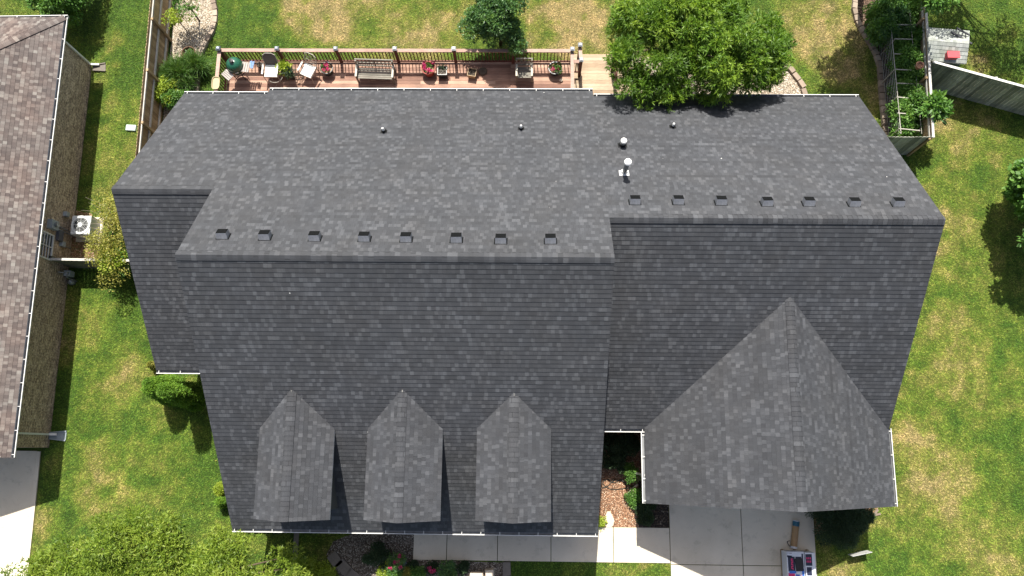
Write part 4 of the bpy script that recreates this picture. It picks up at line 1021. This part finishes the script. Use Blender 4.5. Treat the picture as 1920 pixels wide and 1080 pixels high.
# off-frame trees that shade the garden and the lawn beyond
q = P(1655, -40, 3.5)
tree('garden_tree', 'shady tree crown at the top edge above the garden bed', (q.x+.3, q.y+.2, 4.0), (1.7, 1.6, 1.2), 95, .4, 300, .16, .07, L_MID, 43, tr=.13, inner=.4, lobes=(14, .6), base=(q.x+.8, q.y+2.2, 0))
q = P(1850, -100, 3.5)
tree('garden_tree', 'loose tree beyond the top right edge dappling the far lawn', (q.x+.6, q.y+.5, 4.5), (3.6, 1.5, 1.4), 60, .5, 130, .14, .06, L_MID, 44, tr=.13, inner=.3, lobes=(15, .7), base=(q.x+.6, q.y+3, 0))
q = P(1995, 365, 2.3)
tree('maple_tree', 'broad leaved tree reaching in from the right edge of the lawn', (q.x, q.y, 2.3), (1.45, 1.75, 1.3), 190, .36, 260, .17, .13, L_MID, 45, tr=.14, inner=.45, tone=.5, lobes=(30, .6))
# ------------------------------------------------------------------ between the houses
q = P(205, 440, 1.5)
t = tree('yellow_shrub', 'tall loose shrub with yellow leaves filling the gap between the houses', (q.x+.05, q.y, 1.3), (.72, 1.7, 1.0), 48, .34, 120, .075, .045, L_YEL, 51, cat='shrub', tr=.04, inner=.3, every=2)
q2 = P(212, 480, 1.2)
leaves('foliage', t, L_LIME, ell_clumps((q2.x, q2.y, 1.2), (.5, .55, .5), 14, .25, 52), 160, .08, .05, 53)
leaves('foliage', t, L_MID, ell_clumps((q.x+.25, q.y-.2, .8), (.6, 1.3, .6), 30, .3, 54), 160, .07, .045, 55)
m = MB(); g = random.Random(5)
for i in range(26):
    a = g.uniform(2.2, 4.1); l = g.uniform(.6, 1.15); z = g.uniform(.7, 1.9); b0 = Vector((q.x, q.y+g.uniform(-.9, 1.1), .6))
    e_ = b0+Vector((math.cos(a)*l, math.sin(a)*l*.6, z-.4)); m.tube([b0, b0.lerp(e_, .5)+Vector((0, 0, .15)), e_], [.018, .01, .004], 5)
m.build('bare_branches', M_TWIG, t)
sheet('mulch_bed', [(nw, P(150, 490).y), (P(195, 490).x, P(195, 490).y), (P(185, 440).x, P(185, 440).y), (P(172, 400).x, P(172, 400).y), (nw, P(160, 395).y)], .02, M_MUL)
# arborvitae at the corner
def cone_clumps(x, y, r0, h, n, r, seed):
    g = random.Random(seed); out = []
    for i in range(n):
        z = h*g.random()**1.2; rr_ = r0*max(.12, 1-z/h*.85)**.8; a = g.uniform(0, 6.283); out.append((x+rr_*.75*math.cos(a), y+rr_*.75*math.sin(a), z+.15, r))
    return out
def evergreen(name, label, x, y, r0, h, n, r, mat, seed, nl=300, L=.06, W=.03, group=None):
    t = thing(name, label, 'evergreen shrub', (x, y, 0), group=group); cl = cone_clumps(x, y, r0, h, n, r, seed)
    m = MB(); m.tube([(x, y, 0), (x, y, h*.9)], [.06, .02], 7); m.build('trunk', M_BARK, t)
    leaves('foliage', t, mat, cl, nl, L, W, seed, up=.9, hollow=.55); return t
q = P(293, 724, 1.8); evergreen('arborvitae', 'lime green rounded evergreen by the left wall, nearest the lawn', q.x+.0, q.y-.05, .6, 2.2, 100, .2, L_ARB, 61)
q = Vector((-12.2, 1.9, 0)); evergreen('arborvitae', 'second lime green evergreen tucked under the left eave corner', q.x, q.y, .52, 3.05, 110, .2, L_ARB, 62)
evergreen('arborvitae', 'tall dark evergreen hidden in shade at the left front wall', -11.2, 2.2, .6, 1.5, 50, .22, L_DARK, 63)
#evergreen('arborvitae', 'tall slim dark evergreen close to the front left house wall', -9.55, .7, .45, 2.5, 50, .2, L_DARK, 64)
for k, (u, v) in enumerate(((415, 918), (418, 940))):
    q = P(u, v, .4); evergreen('boxwood', 'small yellow green shrub peeking past the left roof edge, %s' % ('upper of two' if k == 0 else 'lower of two'), q.x, q.y, .25, .6, 16, .12, L_LIME if k == 0 else L_ARB, 65+k)
q = P(287, 686, .5); evergreen('boxwood', 'tiny golden shrub at the corner of the side roof', q.x, q.y, .14, .6, 12, .1, L_YEL, 68)
evergreen('arborvitae', 'tall shaded evergreen at the front left corner below the gutter', P(520, 985).x, -2.55+.1, .45, 2.3, 50, .2, L_DARK, 69)
# ------------------------------------------------------------------ lower left big tree
q = P(250, 1110, 3.2)
tree('lawn_tree', 'large olive green tree filling the bottom left corner', (q.x+.55, q.y+.1, 2.7), (5.0, 2.2, 1.0), 350, .38, 320, .14, .036, L_OLIVE, 71, tips=4, tr=.16, inner=.15, low=-.1, tone=.5, spread=.9, lobes=(58, .75), every=3)
q = P(590, 1080, .8)
tree('shrub', 'lime leaved shrub poking up at the bottom edge left of the stones', (q.x, q.y-.1, .8), (.75, .45, .5), 26, .25, 200, .09, .04, L_LIME, 72, cat='shrub', tips=4, tr=.03)
# ------------------------------------------------------------------ front beds
for i, (u, v, s_, rz) in enumerate(((629, 1049, .46, .9), (645, 1063, .48, .75), (663, 1080, .46, .6))):
    q = P(u, v); m = MB(); m.rbox(0, 0, 0, s_*1.15, s_*.85, .1, 0, .93)
    o = setp(m.build('stepping_stone', M_STONE, bevel=.02), ('dark square stepping stone at the top of the diagonal row', 'dark stepping stone in the middle of the diagonal row', 'lowest dark stepping stone at the bottom edge')[i], 'stepping stone', 'diagonal row of stepping stones'); o.location = (q.x, q.y, 0); o.rotation_euler.z = -rz
q = P(550, 1030); m = MB(); m.box(q.x-.0, -6, 0, q.x+.18, -2.3, .05); setp(m.build('edging_strip', M_STONE), 'dark edging strip between lawn and shaded front bed', 'edging')
def bush(u, v, z, r_, mat, label, seed, name='shrub', n=160, fl=None, L=.07, W=.04, h=None):
    q = P(u, v, z); h = h or z
    t = tree(name, label, (q.x, q.y, max(.12, h*.7)), (r_, r_, h*.45), max(6, int(r_*40)), .16, n, L, W, mat, seed, cat='plant', tr=.02, low=-.1, every=6)
    if fl: leaves('blossoms', t, fl, [(q.x+random.uniform(-1, 1)*r_*.9, q.y+random.uniform(-1, 1)*r_*.7, h+.1+random.uniform(0, .08), .05) for _ in range(5)], 40, .05, .045, seed+3)
    return t
bush(705, 1045, .5, .45, L_DARK, 'dark leafy shrub in the brown gravel left of the roses', 81)
bush(742, 1053, .5, .3, L_DEEP, 'rose bush with pink blooms beside the blue slate', 82, 'rose_bush', fl=M_PINK)
bush(722, 1070, .3, .22, L_LIME, 'pale green plant right of the stepping stones', 83)
bush(740, 1078, .35, .3, L_MID, 'mid green plant at the bottom edge below the roses', 84)
bush(763, 1076, .3, .14, L_YEL, 'bright yellow green plant at the bottom edge beside the slate', 85)
bush(782, 1074, .3, .25, L_MID, 'small green plant at the bottom edge left of the magenta flower', 86)
bush(811, 1066, .25, .14, L_DARK, 'small plant with magenta flowers in brown gravel below the walk', 87, fl=M_PINK)
bush(835, 1074, .4, .36, L_DEEP, 'dark green plant at the bottom edge right of the magenta flower', 88)
bush(868, 1062, .2, .13, L_DARK, 'small dark tuft in gravel below the concrete walk', 89)
bush(775, 1060, .2, .12, L_DARK, 'tiny dark tuft at the corner of the concrete walk', 90)
q = P(757, 1060); m = MB(); m.rbox(q.x, q.y, 0, .3, .4, .07, .5, .85); setp(m.build('slate_slab', M_SLATE, bevel=.02), 'blue grey slate slab in the gravel beside the rose bush', 'slate')
q = P(950, 1066); m = MB(); m.rbox(q.x, q.y, 0, .3, .5, .1, .05, .9); setp(m.build('edging_block', M_STONE, bevel=.02), 'dark edging block between gravel and lawn below the walk', 'edging block')
for k, (u, v, w_, h_) in enumerate(((893, 1081, .55, .3), (918, 1078, .35, .4))):
    q = P(u, v, .25); m = MB(); m.rbox(q.x, q.y, 0, w_, h_, .25, .1*k, .8); setp(m.build('boulder', M_PALE, bevel=.05), ('sunlit cream boulder at the bottom edge, left of two', 'sunlit cream boulder at the bottom edge, right of two')[k], 'boulder')
# courtyard
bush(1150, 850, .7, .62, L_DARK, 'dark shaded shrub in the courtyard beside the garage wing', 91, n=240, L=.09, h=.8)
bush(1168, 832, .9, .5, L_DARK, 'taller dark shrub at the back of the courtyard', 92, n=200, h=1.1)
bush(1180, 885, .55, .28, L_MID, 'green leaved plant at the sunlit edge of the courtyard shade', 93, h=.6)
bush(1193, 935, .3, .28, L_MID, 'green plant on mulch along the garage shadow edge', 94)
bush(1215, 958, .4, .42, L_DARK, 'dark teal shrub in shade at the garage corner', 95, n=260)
bush(1126, 978, .08, .1, L_LIME, 'little green weed where mulch meets the walk', 96, h=.12, n=60)
q = P(1141, 975); m = MB(); m.prism([(q.x+.2*math.cos(a)*random.uniform(.7, 1.1), q.y+.3*math.sin(a)*random.uniform(.8, 1.1)) for a in [i*math.pi/5 for i in range(10)]], .02, .07)
setp(m.build('flat_stone', M_PALE), 'flat cream stone in the mulch touching the walk', 'stone')
q = P(1183, 922); m = MB()
for k in range(3): m.rbox(q.x-.06+k*.09, q.y-.03+k*.1, .02, .32, .07, .07, .65)
setp(m.build('paver_stack', M_PALE), 'pale diagonal paver edging on the mulch', 'paver')
m = MB(); g = random.Random(3)
pts = []
for (u, v) in ((1129, 915), (1140, 911), (1147, 903), (1158, 900), (1172, 905), (1182, 912), (1190, 908), (1180, 902), (1165, 899), (1150, 905), (1138, 898), (1130, 906), (1142, 916), (1160, 917), (1175, 915), (1186, 918), (1195, 921)):
    q = P(u, v); pts.append((q.x, q.y, .05))
def smoothp(p, k=4):
    out = []
    for i in range(len(p)-1):
        a = Vector(p[max(i-1, 0)]); b = Vector(p[i]); c_ = Vector(p[i+1]); d_ = Vector(p[min(i+2, len(p)-1)])
        for j in range(k):
            t = j/k; out.append(.5*((2*b)+(c_-a)*t+(2*a-5*b+4*c_-d_)*t*t+(3*b-a-3*c_+d_)*t**3))
    out.append(Vector(p[-1])); return out
m.tube(smoothp(pts), .014, 6); setp(m.build('garden_hose', M_HOSE), 'black hose looping over the brown mulch in the courtyard', 'hose')
# ------------------------------------------------------------------ right front: juniper, pallet, roll, sign
q = P(1577, 972, .7); tree('juniper_shrub', 'wide rounded dark juniper beside the driveway under the garage eave', (q.x, q.y+.1, .55), (.95, .95, .6), 95, .25, 420, .13, .02, L_DARK, 101, cat='shrub', tr=.06, low=-.1, hollow=.6)
sheet('mulch_bed', ccw(pp([(1527, 940), (1655, 940), (1635, 968), (1600, 985), (1545, 1000), (1527, 1003)])), .02, M_MUL)
q0, q1 = P(1493, 976, .13), P(1488, 1028, .13)
t = thing('underlay_roll', 'rolled kraft brown underlayment with teal end band on the driveway', 'roll', ((q0.x+q1.x)/2, (q0.y+q1.y)/2, .05))
d_ = (q1-q0); m = MB(); m.tube([q0+d_*.2, q0+d_*.93], .115, 20); m.build('paper_roll', M_KRAFT, t)
m = MB(); m.tube([q0+d_*.03, q0+d_*.2], .119, 20); m.build('end_band', M_TEAL, t)
m = MB(); m.tube([q0, q0+d_*.03], .112, 20); m.tube([q0+d_*.93, q0+d_*1.0], .117, 20); m.build('roll_end', M_WRAPW, t)
m = MB(); e_ = q0+d_*.95; m.tube(smoothp([(e_.x-.1, e_.y+.2, .06), (e_.x-.2, e_.y+.17, .08), (e_.x-.16, e_.y+.05, .1), (e_.x-.08, e_.y-.02, .15)]), .012, 5); m.build('strap', M_NAVY, t)
# pallet of wrapped shingle bundles
pa, pb = P(1474, 1034, .75), P(1528, 1034, .75); PX0, PX1 = pa.x, pb.x; PY1 = pa.y; PY0 = PY1-1.15
pl = thing('pallet', 'wooden pallet under the wrapped bundles on the driveway', 'pallet', ((PX0+PX1)/2, (PY0+PY1)/2, .05))
m = MB()
for i in range(7): m.rbox((PX0+PX1)/2, PY0+.08+i*(PY1-PY0-.16)/6, .15, PX1-PX0, .1, .02)
for x in (PX0+.05, (PX0+PX1)/2, PX1-.05): m.box(x-.04, PY0, .05, x+.04, PY1, .149)
m.build('slats', plain('pallet_wood', (.25, .18, .1), .8, .2), pl)
bw = (PX1-PX0)
k = 0
wd = [(0, .62), (.63, 1.0)]
for lay in range(5):
    z0 = .172+lay*.115
    for (s0, s1) in wd:
        x0, x1 = PX0+s0*bw+.01, PX0+s1*bw-.01; y0, y1 = PY0+.02+random.uniform(-.02, .02), PY1-.02+random.uniform(-.02, .02)
        top = lay == 4
        nm = ('left wide' if s0 == 0 else 'right narrow')
        lab = ('%s navy and white printed shingle pack on top of the driveway stack' % nm) if top else ('%s wrapped shingle pack in layer %s of the driveway stack' % (nm, ('lowest', 'second', 'third', 'fourth')[lay]))
        t = thing('shingle_bundle', lab, 'bundle', ((x0+x1)/2, (y0+y1)/2, z0), group='wrapped shingle bundles on the pallet')
        m = MB(); m.box(x0, y0, z0, x1, y1, z0+.112); m.build('wrapper', M_WRAPW, t, bevel=.012)
        if top:
            zt_ = z0+.112; W_, H_ = x1-x0, y1-y0
            def lab_(name, a0, b0, a1, b1, mat, l=1):
                mm = MB(); mm.box(x0+a0*W_, y0+b0*H_, zt_-.02, x0+a1*W_, y0+b1*H_, zt_+.0012*l); return mm.build(name, mat, t)
            if s0 == 0:
                lab_('printed_panel', .06, .42, .46, .86, M_NAVY); lab_('printed_panel', .5, .45, .84, .86, M_NAVY)
                lab_('printed_panel', .05, .02, .42, .38, M_WRAPP); lab_('printed_panel', .1, .36, .5, .44, M_WRAPB, 2)
                lab_('printed_panel', .84, .05, .97, .5, M_WRAPB); lab_('printed_panel', .72, .08, .84, .3, M_WRAPP)
                # red upright lettering strokes on the dark panels
                for cx in (.3, .68):
                    mm = MB()
                    for j in range(6):
                        yb = y0+(.5+j*.055)*H_; mm.box(x0+(cx-.06)*W_, yb, zt_, x0+(cx+.05)*W_, yb+.028*H_, zt_+.003)
                        if j % 2: mm.box(x0+(cx-.06)*W_, yb-.026*H_, zt_, x0+(cx-.02)*W_, yb, zt_+.003)
                        else: mm.box(x0+(cx+.01)*W_, yb-.026*H_, zt_, x0+(cx+.05)*W_, yb, zt_+.003)
                    mm.build('printed_lettering', M_WRAPP, t)
                lab_('printed_stripe', .1, .88, .5, .94, M_TEAL); lab_('printed_panel', .02, .84, .3, .97, M_NAVY); lab_('printed_panel', .46, .02, .7, .34, M_WRAPB); lab_('printed_panel', .52, .04, .6, .3, M_WRAPP, 2); lab_('printed_panel', .86, .55, .95, .95, M_NAVY)
            else:
                lab_('printed_panel', .05, .6, .7, .96, M_NAVY); lab_('printed_panel', .12, .3, .62, .56, M_NAVY); lab_('printed_panel', .05, .1, .5, .27, M_WRAPP)
                mm = MB()
                for j in range(2):
                    for i in range(3):
                        xa = x0+(.14+i*.17)*W_; yb = y0+(.7+j*.1)*H_; mm.box(xa, yb, zt_, xa+.11*W_, yb+.06*H_, zt_+.003)
                mm.build('printed_lettering', M_WRAPP, t)
ztop = .172+5*.115
q = P(1498, 1056, ztop); m = MB(); m.rbox(q.x, q.y-.05, ztop, .26, .42, .05, .06); setp(m.build('black_bag', M_BLACK, bevel=.01), 'black folded bag lying on top of the wrapped bundles', 'bag')
q = P(1478, 1040, ztop); m = MB(); m.rbox(q.x+.17, q.y+.0, ztop+.001, .42, .07, .012, -.08); setp(m.build('paper_sheet', M_WRAPW), 'white paper slip on the left wide shingle pack', 'paper')
# yard sign
q0, q1 = P(1599, 1043.5, .62), P(1636, 1035.5, .62)
t = thing('yard_sign', 'white yard sign standing on the lawn right of the driveway', 'sign', ((q0.x+q1.x)/2, (q0.y+q1.y)/2, 0))
d_ = (q1-q0).normalized(); nrm = Vector((-d_.y, d_.x, 0)); tilt = -nrm*.07
m = MB(); A, B = q0, q1; lo = Vector((0, 0, -.42))+nrm*.02
m.hexa([A+lo-nrm*.006, B+lo-nrm*.006, B+lo+nrm*.006, A+lo+nrm*.006], [A-nrm*.006, B-nrm*.006, B+nrm*.006, A+nrm*.006]); m.build('panel', plain('sign_board', (.42, .42, .4), .5, .05), t)
for f_ in (.25, .75):
    c1 = A.lerp(B, f_)+lo*.5; m = MB(); m.tube([(c1.x, c1.y, 0), (c1.x, c1.y, .55)], .006, 5); m.build('stake', M_GALV, t)
# ------------------------------------------------------------------ garden: trellis, plants, shed
tr = thing('trellis', 'wire and cane trellis frame standing over the garden bed', 'trellis', (13.6, 15, 0))
ty0, ty1 = P(1700, 252, 1.3).y, 18.4
m = MB()
for k in range(9):
    zz_ = .12+.14*k; x = P(1657+k*3.1, 175, zz_).x
    m.tube([(x, ty0+.05, zz_), (x+.01, (ty0+ty1)/2, zz_-.02), (x, ty1, zz_)], .008, 5)
for k in range(4):
    zz_ = .3+.25*k; x = P(1722+k*2.2, 150, zz_).x
    m.tube([(x, ty0+.05, zz_), (x, ty1, zz_)], .008, 5)
m.build('wires', plain('pale_wire', (.33, .33, .3), .5, .2), tr)
M_CANE = plain('white_cane', (.3, .28, .24), .6, .15)
for u0, v0, u1, v1 in ((1672, 46, 1722, 47), (1677, 73, 1722, 74), (1676, 101, 1725, 102), (1678, 130, 1718, 132), (1680, 156, 1732, 158), (1682, 182, 1735, 187), (1683, 212, 1719, 215), (1686, 241, 1725, 245)):
    a, b = P(u0, v0, 1.35), P(u1, v1, 1.35); m = MB(); m.beam(a, b, .035, .03); m.build('cross_bar', M_CANE, tr)
for u, v in ((1678, 73), (1678, 130), (1682, 182), (1686, 241), (1718, 74), (1718, 131), (1733, 187), (1724, 243)):
    a = P(u, v, 1.33); m = MB(); m.box(a.x-.018, a.y-.018, 0, a.x+.018, a.y+.018, 1.33); m.build('post', M_CANE, tr)
for x in (P(1680, 150, 1.36).x, P(1718, 150, 1.36).x):
    m = MB(); m.tube([(x, ty0, 1.375), (x, ty1, 1.375)], .011, 6); m.build('long_bar', M_CANE, tr)
for i, (u, v) in enumerate(((1700, 235), (1722, 212), (1690, 205), (1702, 175), (1698, 145), (1703, 110), (1712, 60), (1695, 80), (1675, 40), (1650, 30), (1712, 25))):
    q = P(u, v, .8); nm = ('at the front end', 'against the front fence corner', 'near the front', 'between the third and fourth cross bars', 'in the middle', 'under the middle bars', 'beside the long fence', 'behind the middle', 'in deep shade', 'farthest left in the shade', 'at the top edge by the fence')[i]
    tree('garden_plant', 'leafy vegetable plant %s of the garden trellis' % nm, (q.x, q.y, .75), (.48, .5, .6), 30, .22, 150, .13 if i in (0, 1) else .09, .07 if i in (0, 1) else .05, L_MID, 110+i, cat='plant', tr=.02, low=-.6, every=5, group='vegetable plants in the fenced garden')
q = P(1757, 195, 1.9); tree('climbing_plant', 'broad leaved plant leaning over the garden fence', (q.x-.1, q.y-.1, 1.8), (.45, .5, .3), 14, .18, 60, .22, .1, L_MID, 125, cat='plant', tr=.02, every=2, tips=4)
for i, (u, v, r_, nm) in enumerate(((1668, 18, .6, 'nearest the curved stones at the top edge'), (1668, 48, .7, 'left of the trellis bars in tree shade'), (1690, 12, .7, 'at the top edge behind the trellis'), (1712, 84, .45, 'between the second and third trellis bars'), (1655, 60, .32, 'just inside the curved brown stones'), (1706, 158, .4, 'right of the middle canes'), (1708, 198, .4, 'in the front half near the fence'), (1692, 120, .4, 'under the central canes'))):
    q = P(u, v, .8); tree('garden_shrub', 'dense green garden shrub %s' % nm, (q.x, q.y, .8), (r_*1.1, r_*1.1, .7), 38, .24, 170, .11, .055, L_MID if i != 1 else L_DEEP, 140+i, cat='shrub', tr=.02, low=-.5, every=5, group='shrubs in the fenced garden')
# pot hanging on fence
q = P(1730, 122, 1.9); m = MB(); m.lathe((q.x-.1, q.y, 1.72), [(.001, 0), (.1, 0), (.15, .18), (.155, .2), (.12, .2), (.1, .12), (.001, .12)], 16); setp(m.build('clay_pot', plain('clay', (.3, .15, .09), .7, .2)), 'round clay pot hanging on the garden fence', 'pot')
# shed
sa, sb_, = P(1741, 50, 1.9), P(1817, 57, 1.9)
sz = 1.75
P0, P1_, P2_, P3_ = P(1741, 52, sz), P(1818, 58, sz), P(1812, 119, sz), P(1741, 113, sz)
sh = thing('shed', 'small storage shed with pale grey shingled roof beyond the garden fence', 'shed', ((P0.x+P2_.x)/2, (P0.y+P2_.y)/2, 0))
rm0 = P(1741, 76, sz+.38); rm1 = P(1817, 83, sz+.38)
r = MB(); shingled(r, [P3_, P2_, rm1, rm0]); shingled(r, [P1_, P0, rm0, rm1]); ro = r.build('roof', M_SHG, sh)
s = MB(); slab(s, [P3_, P2_, rm1, rm0], .06, .012); slab(s, [P1_, P0, rm0, rm1], .06, .012); s.build('fascia', M_WHITE, ro)
cc_ = (P0+P1_+P2_+P3_)/4
ins = [cc_+(p_-cc_)*.88 for p_ in (P3_, P2_, P1_, P0)]
m = MB(); m.hexa([(p_.x, p_.y, 0) for p_ in ins], [(p_.x, p_.y, sz-.0) for p_ in ins]); m.build('wall', plain('green_shed_wall', (.02, .05, .045), .6, .2), sh)
q = P(1788, 101, sz+.35); m = MB(); m.rbox(q.x, q.y, sz+.12, .42, .24, .2, -.02, .96); m.rbox(q.x-.0, q.y-.02, sz+.32, .46, .27, .04, -.02)
setp(m.build('red_box', M_RED, bevel=.01), 'faded red plastic box sitting on the shed roof', 'box')
m = MB(); a, b = P(1783, 60, sz+.3), P(1822, 82, sz+.15); a2 = a+Vector((.2, .14, .05)); b2 = b+Vector((-.1, .3, .1))
m.beam(a, b, .06, .05); m.beam(a2, b2, .05, .05)
for f_ in (.1, .3, .5, .7): m.beam(a.lerp(b, f_), a2.lerp(b2, f_), .03, .03)
setp(m.build('ladder', plain('dark_ladder', (.05, .05, .055), .5, .2)), 'dark ladder lying diagonally over the shed roof corner', 'ladder')
# small wood offcuts near the house corner
q = P(1640, 962); m = MB(); m.rbox(q.x, q.y, 0, .35, .08, .06, .9); m.rbox(q.x+.05, q.y-.05, 0, .3, .07, .05, .2)
setp(m.build('stone_edging', M_EDGE), 'small pale stones at the right end of the juniper bed', 'stone')
g_ = np.random.default_rng(17); fl = []
for u0, v0, u1, v1, k in ((150, 860, 500, 1010, 26), (440, 1000, 545, 1060, 10), (560, 20, 1100, 60, 12), (1750, 300, 1900, 900, 14)):
    for _ in range(k):
        q = P(g_.uniform(u0, u1), g_.uniform(v0, v1), .05); fl.append((q.x, q.y, .055, .01))
setp(leaves('fallen_leaves', None, L_YEL, fl, 1, .1, .06, 18, hollow=1, up=0, spread=1.5), 'scattered yellow leaves fallen on the lawn', 'fallen leaves', kind='stuff')
# ------------------------------------------------------------------ grass blades
def inpoly(x, y, poly):
    c = np.zeros(len(x), bool); n = len(poly)
    for i in range(n):
        x0, y0 = poly[i-1]; x1, y1 = poly[i]
        if y0 == y1: continue
        c ^= ((y0 > y) != (y1 > y)) & (x < (x1-x0)*(y-y0)/(y1-y0)+x0)
    return c
g = np.random.default_rng(99); NB = 950000
gx_ = g.uniform(-23.5, 22.5, NB); gy_ = g.uniform(-5.2, 19.5, NB)
ok = np.ones(NB, bool)
rects = [(XAL+.2, YAf+.5, XAR, YAb), (XBL+.2, YBf+.4, XAL+.4, YBb), (XAR-.4, YCf+.4, XCR-.25, YCb), (XDL+.3, YDf+.35, XDR-.35, 2), (-40, -12, NX1-.0, P(77, 846).y),
         (NG-14, NYf, nw, NYb-.6), (WX0, WY0, WX1+.1, WY1), (WX0-.1, WY1, WX1, 2), (DX0, -12, DX1, .5), (dx0, dyn, dx1, dyf), (dx1, dyn, 4.1, ylim)]
for x0, y0, x1, y1 in rects: ok &= ~((gx_ > x0) & (gx_ < x1) & (gy_ > y0) & (gy_ < y1))
for poly in (BEDL, BEDM, BEDR, BEDF, [(P(45, 1040).x-9, -12), (P(62, 1060).x, -12), (P(66, 960).x, P(66, 960).y), (P(77, 846).x, P(77, 846).y), (-30, P(77, 846).y)]): ok &= ~inpoly(gx_, gy_, poly)
gx_, gy_ = gx_[ok], gy_[ok]; m_ = len(gx_)
th = g.uniform(0, 6.283, m_); ln = g.uniform(.03, .09, m_); hz_ = g.uniform(.015, .07, m_); wd_ = g.uniform(.006, .015, m_)
b0 = np.stack([gx_, gy_, np.zeros(m_)], 1); pr = np.stack([-np.sin(th), np.cos(th), np.zeros(m_)], 1)*wd_[:, None]
tipv = b0+np.stack([np.cos(th)*ln, np.sin(th)*ln, hz_], 1)
V = np.stack([b0-pr, b0+pr, tipv], 1).reshape(-1, 3)
dr = np.repeat(dry(gx_, gy_), 3)
setp(npmesh('grass', V, np.arange(m_*3).reshape(-1, 3), grass_mat('grass_blade', 1.42, True), None, g.random(m_), {'dry': dr}, tri=True),
     'short mown lawn grass with dry tan patches around the houses', 'grass', kind='stuff')
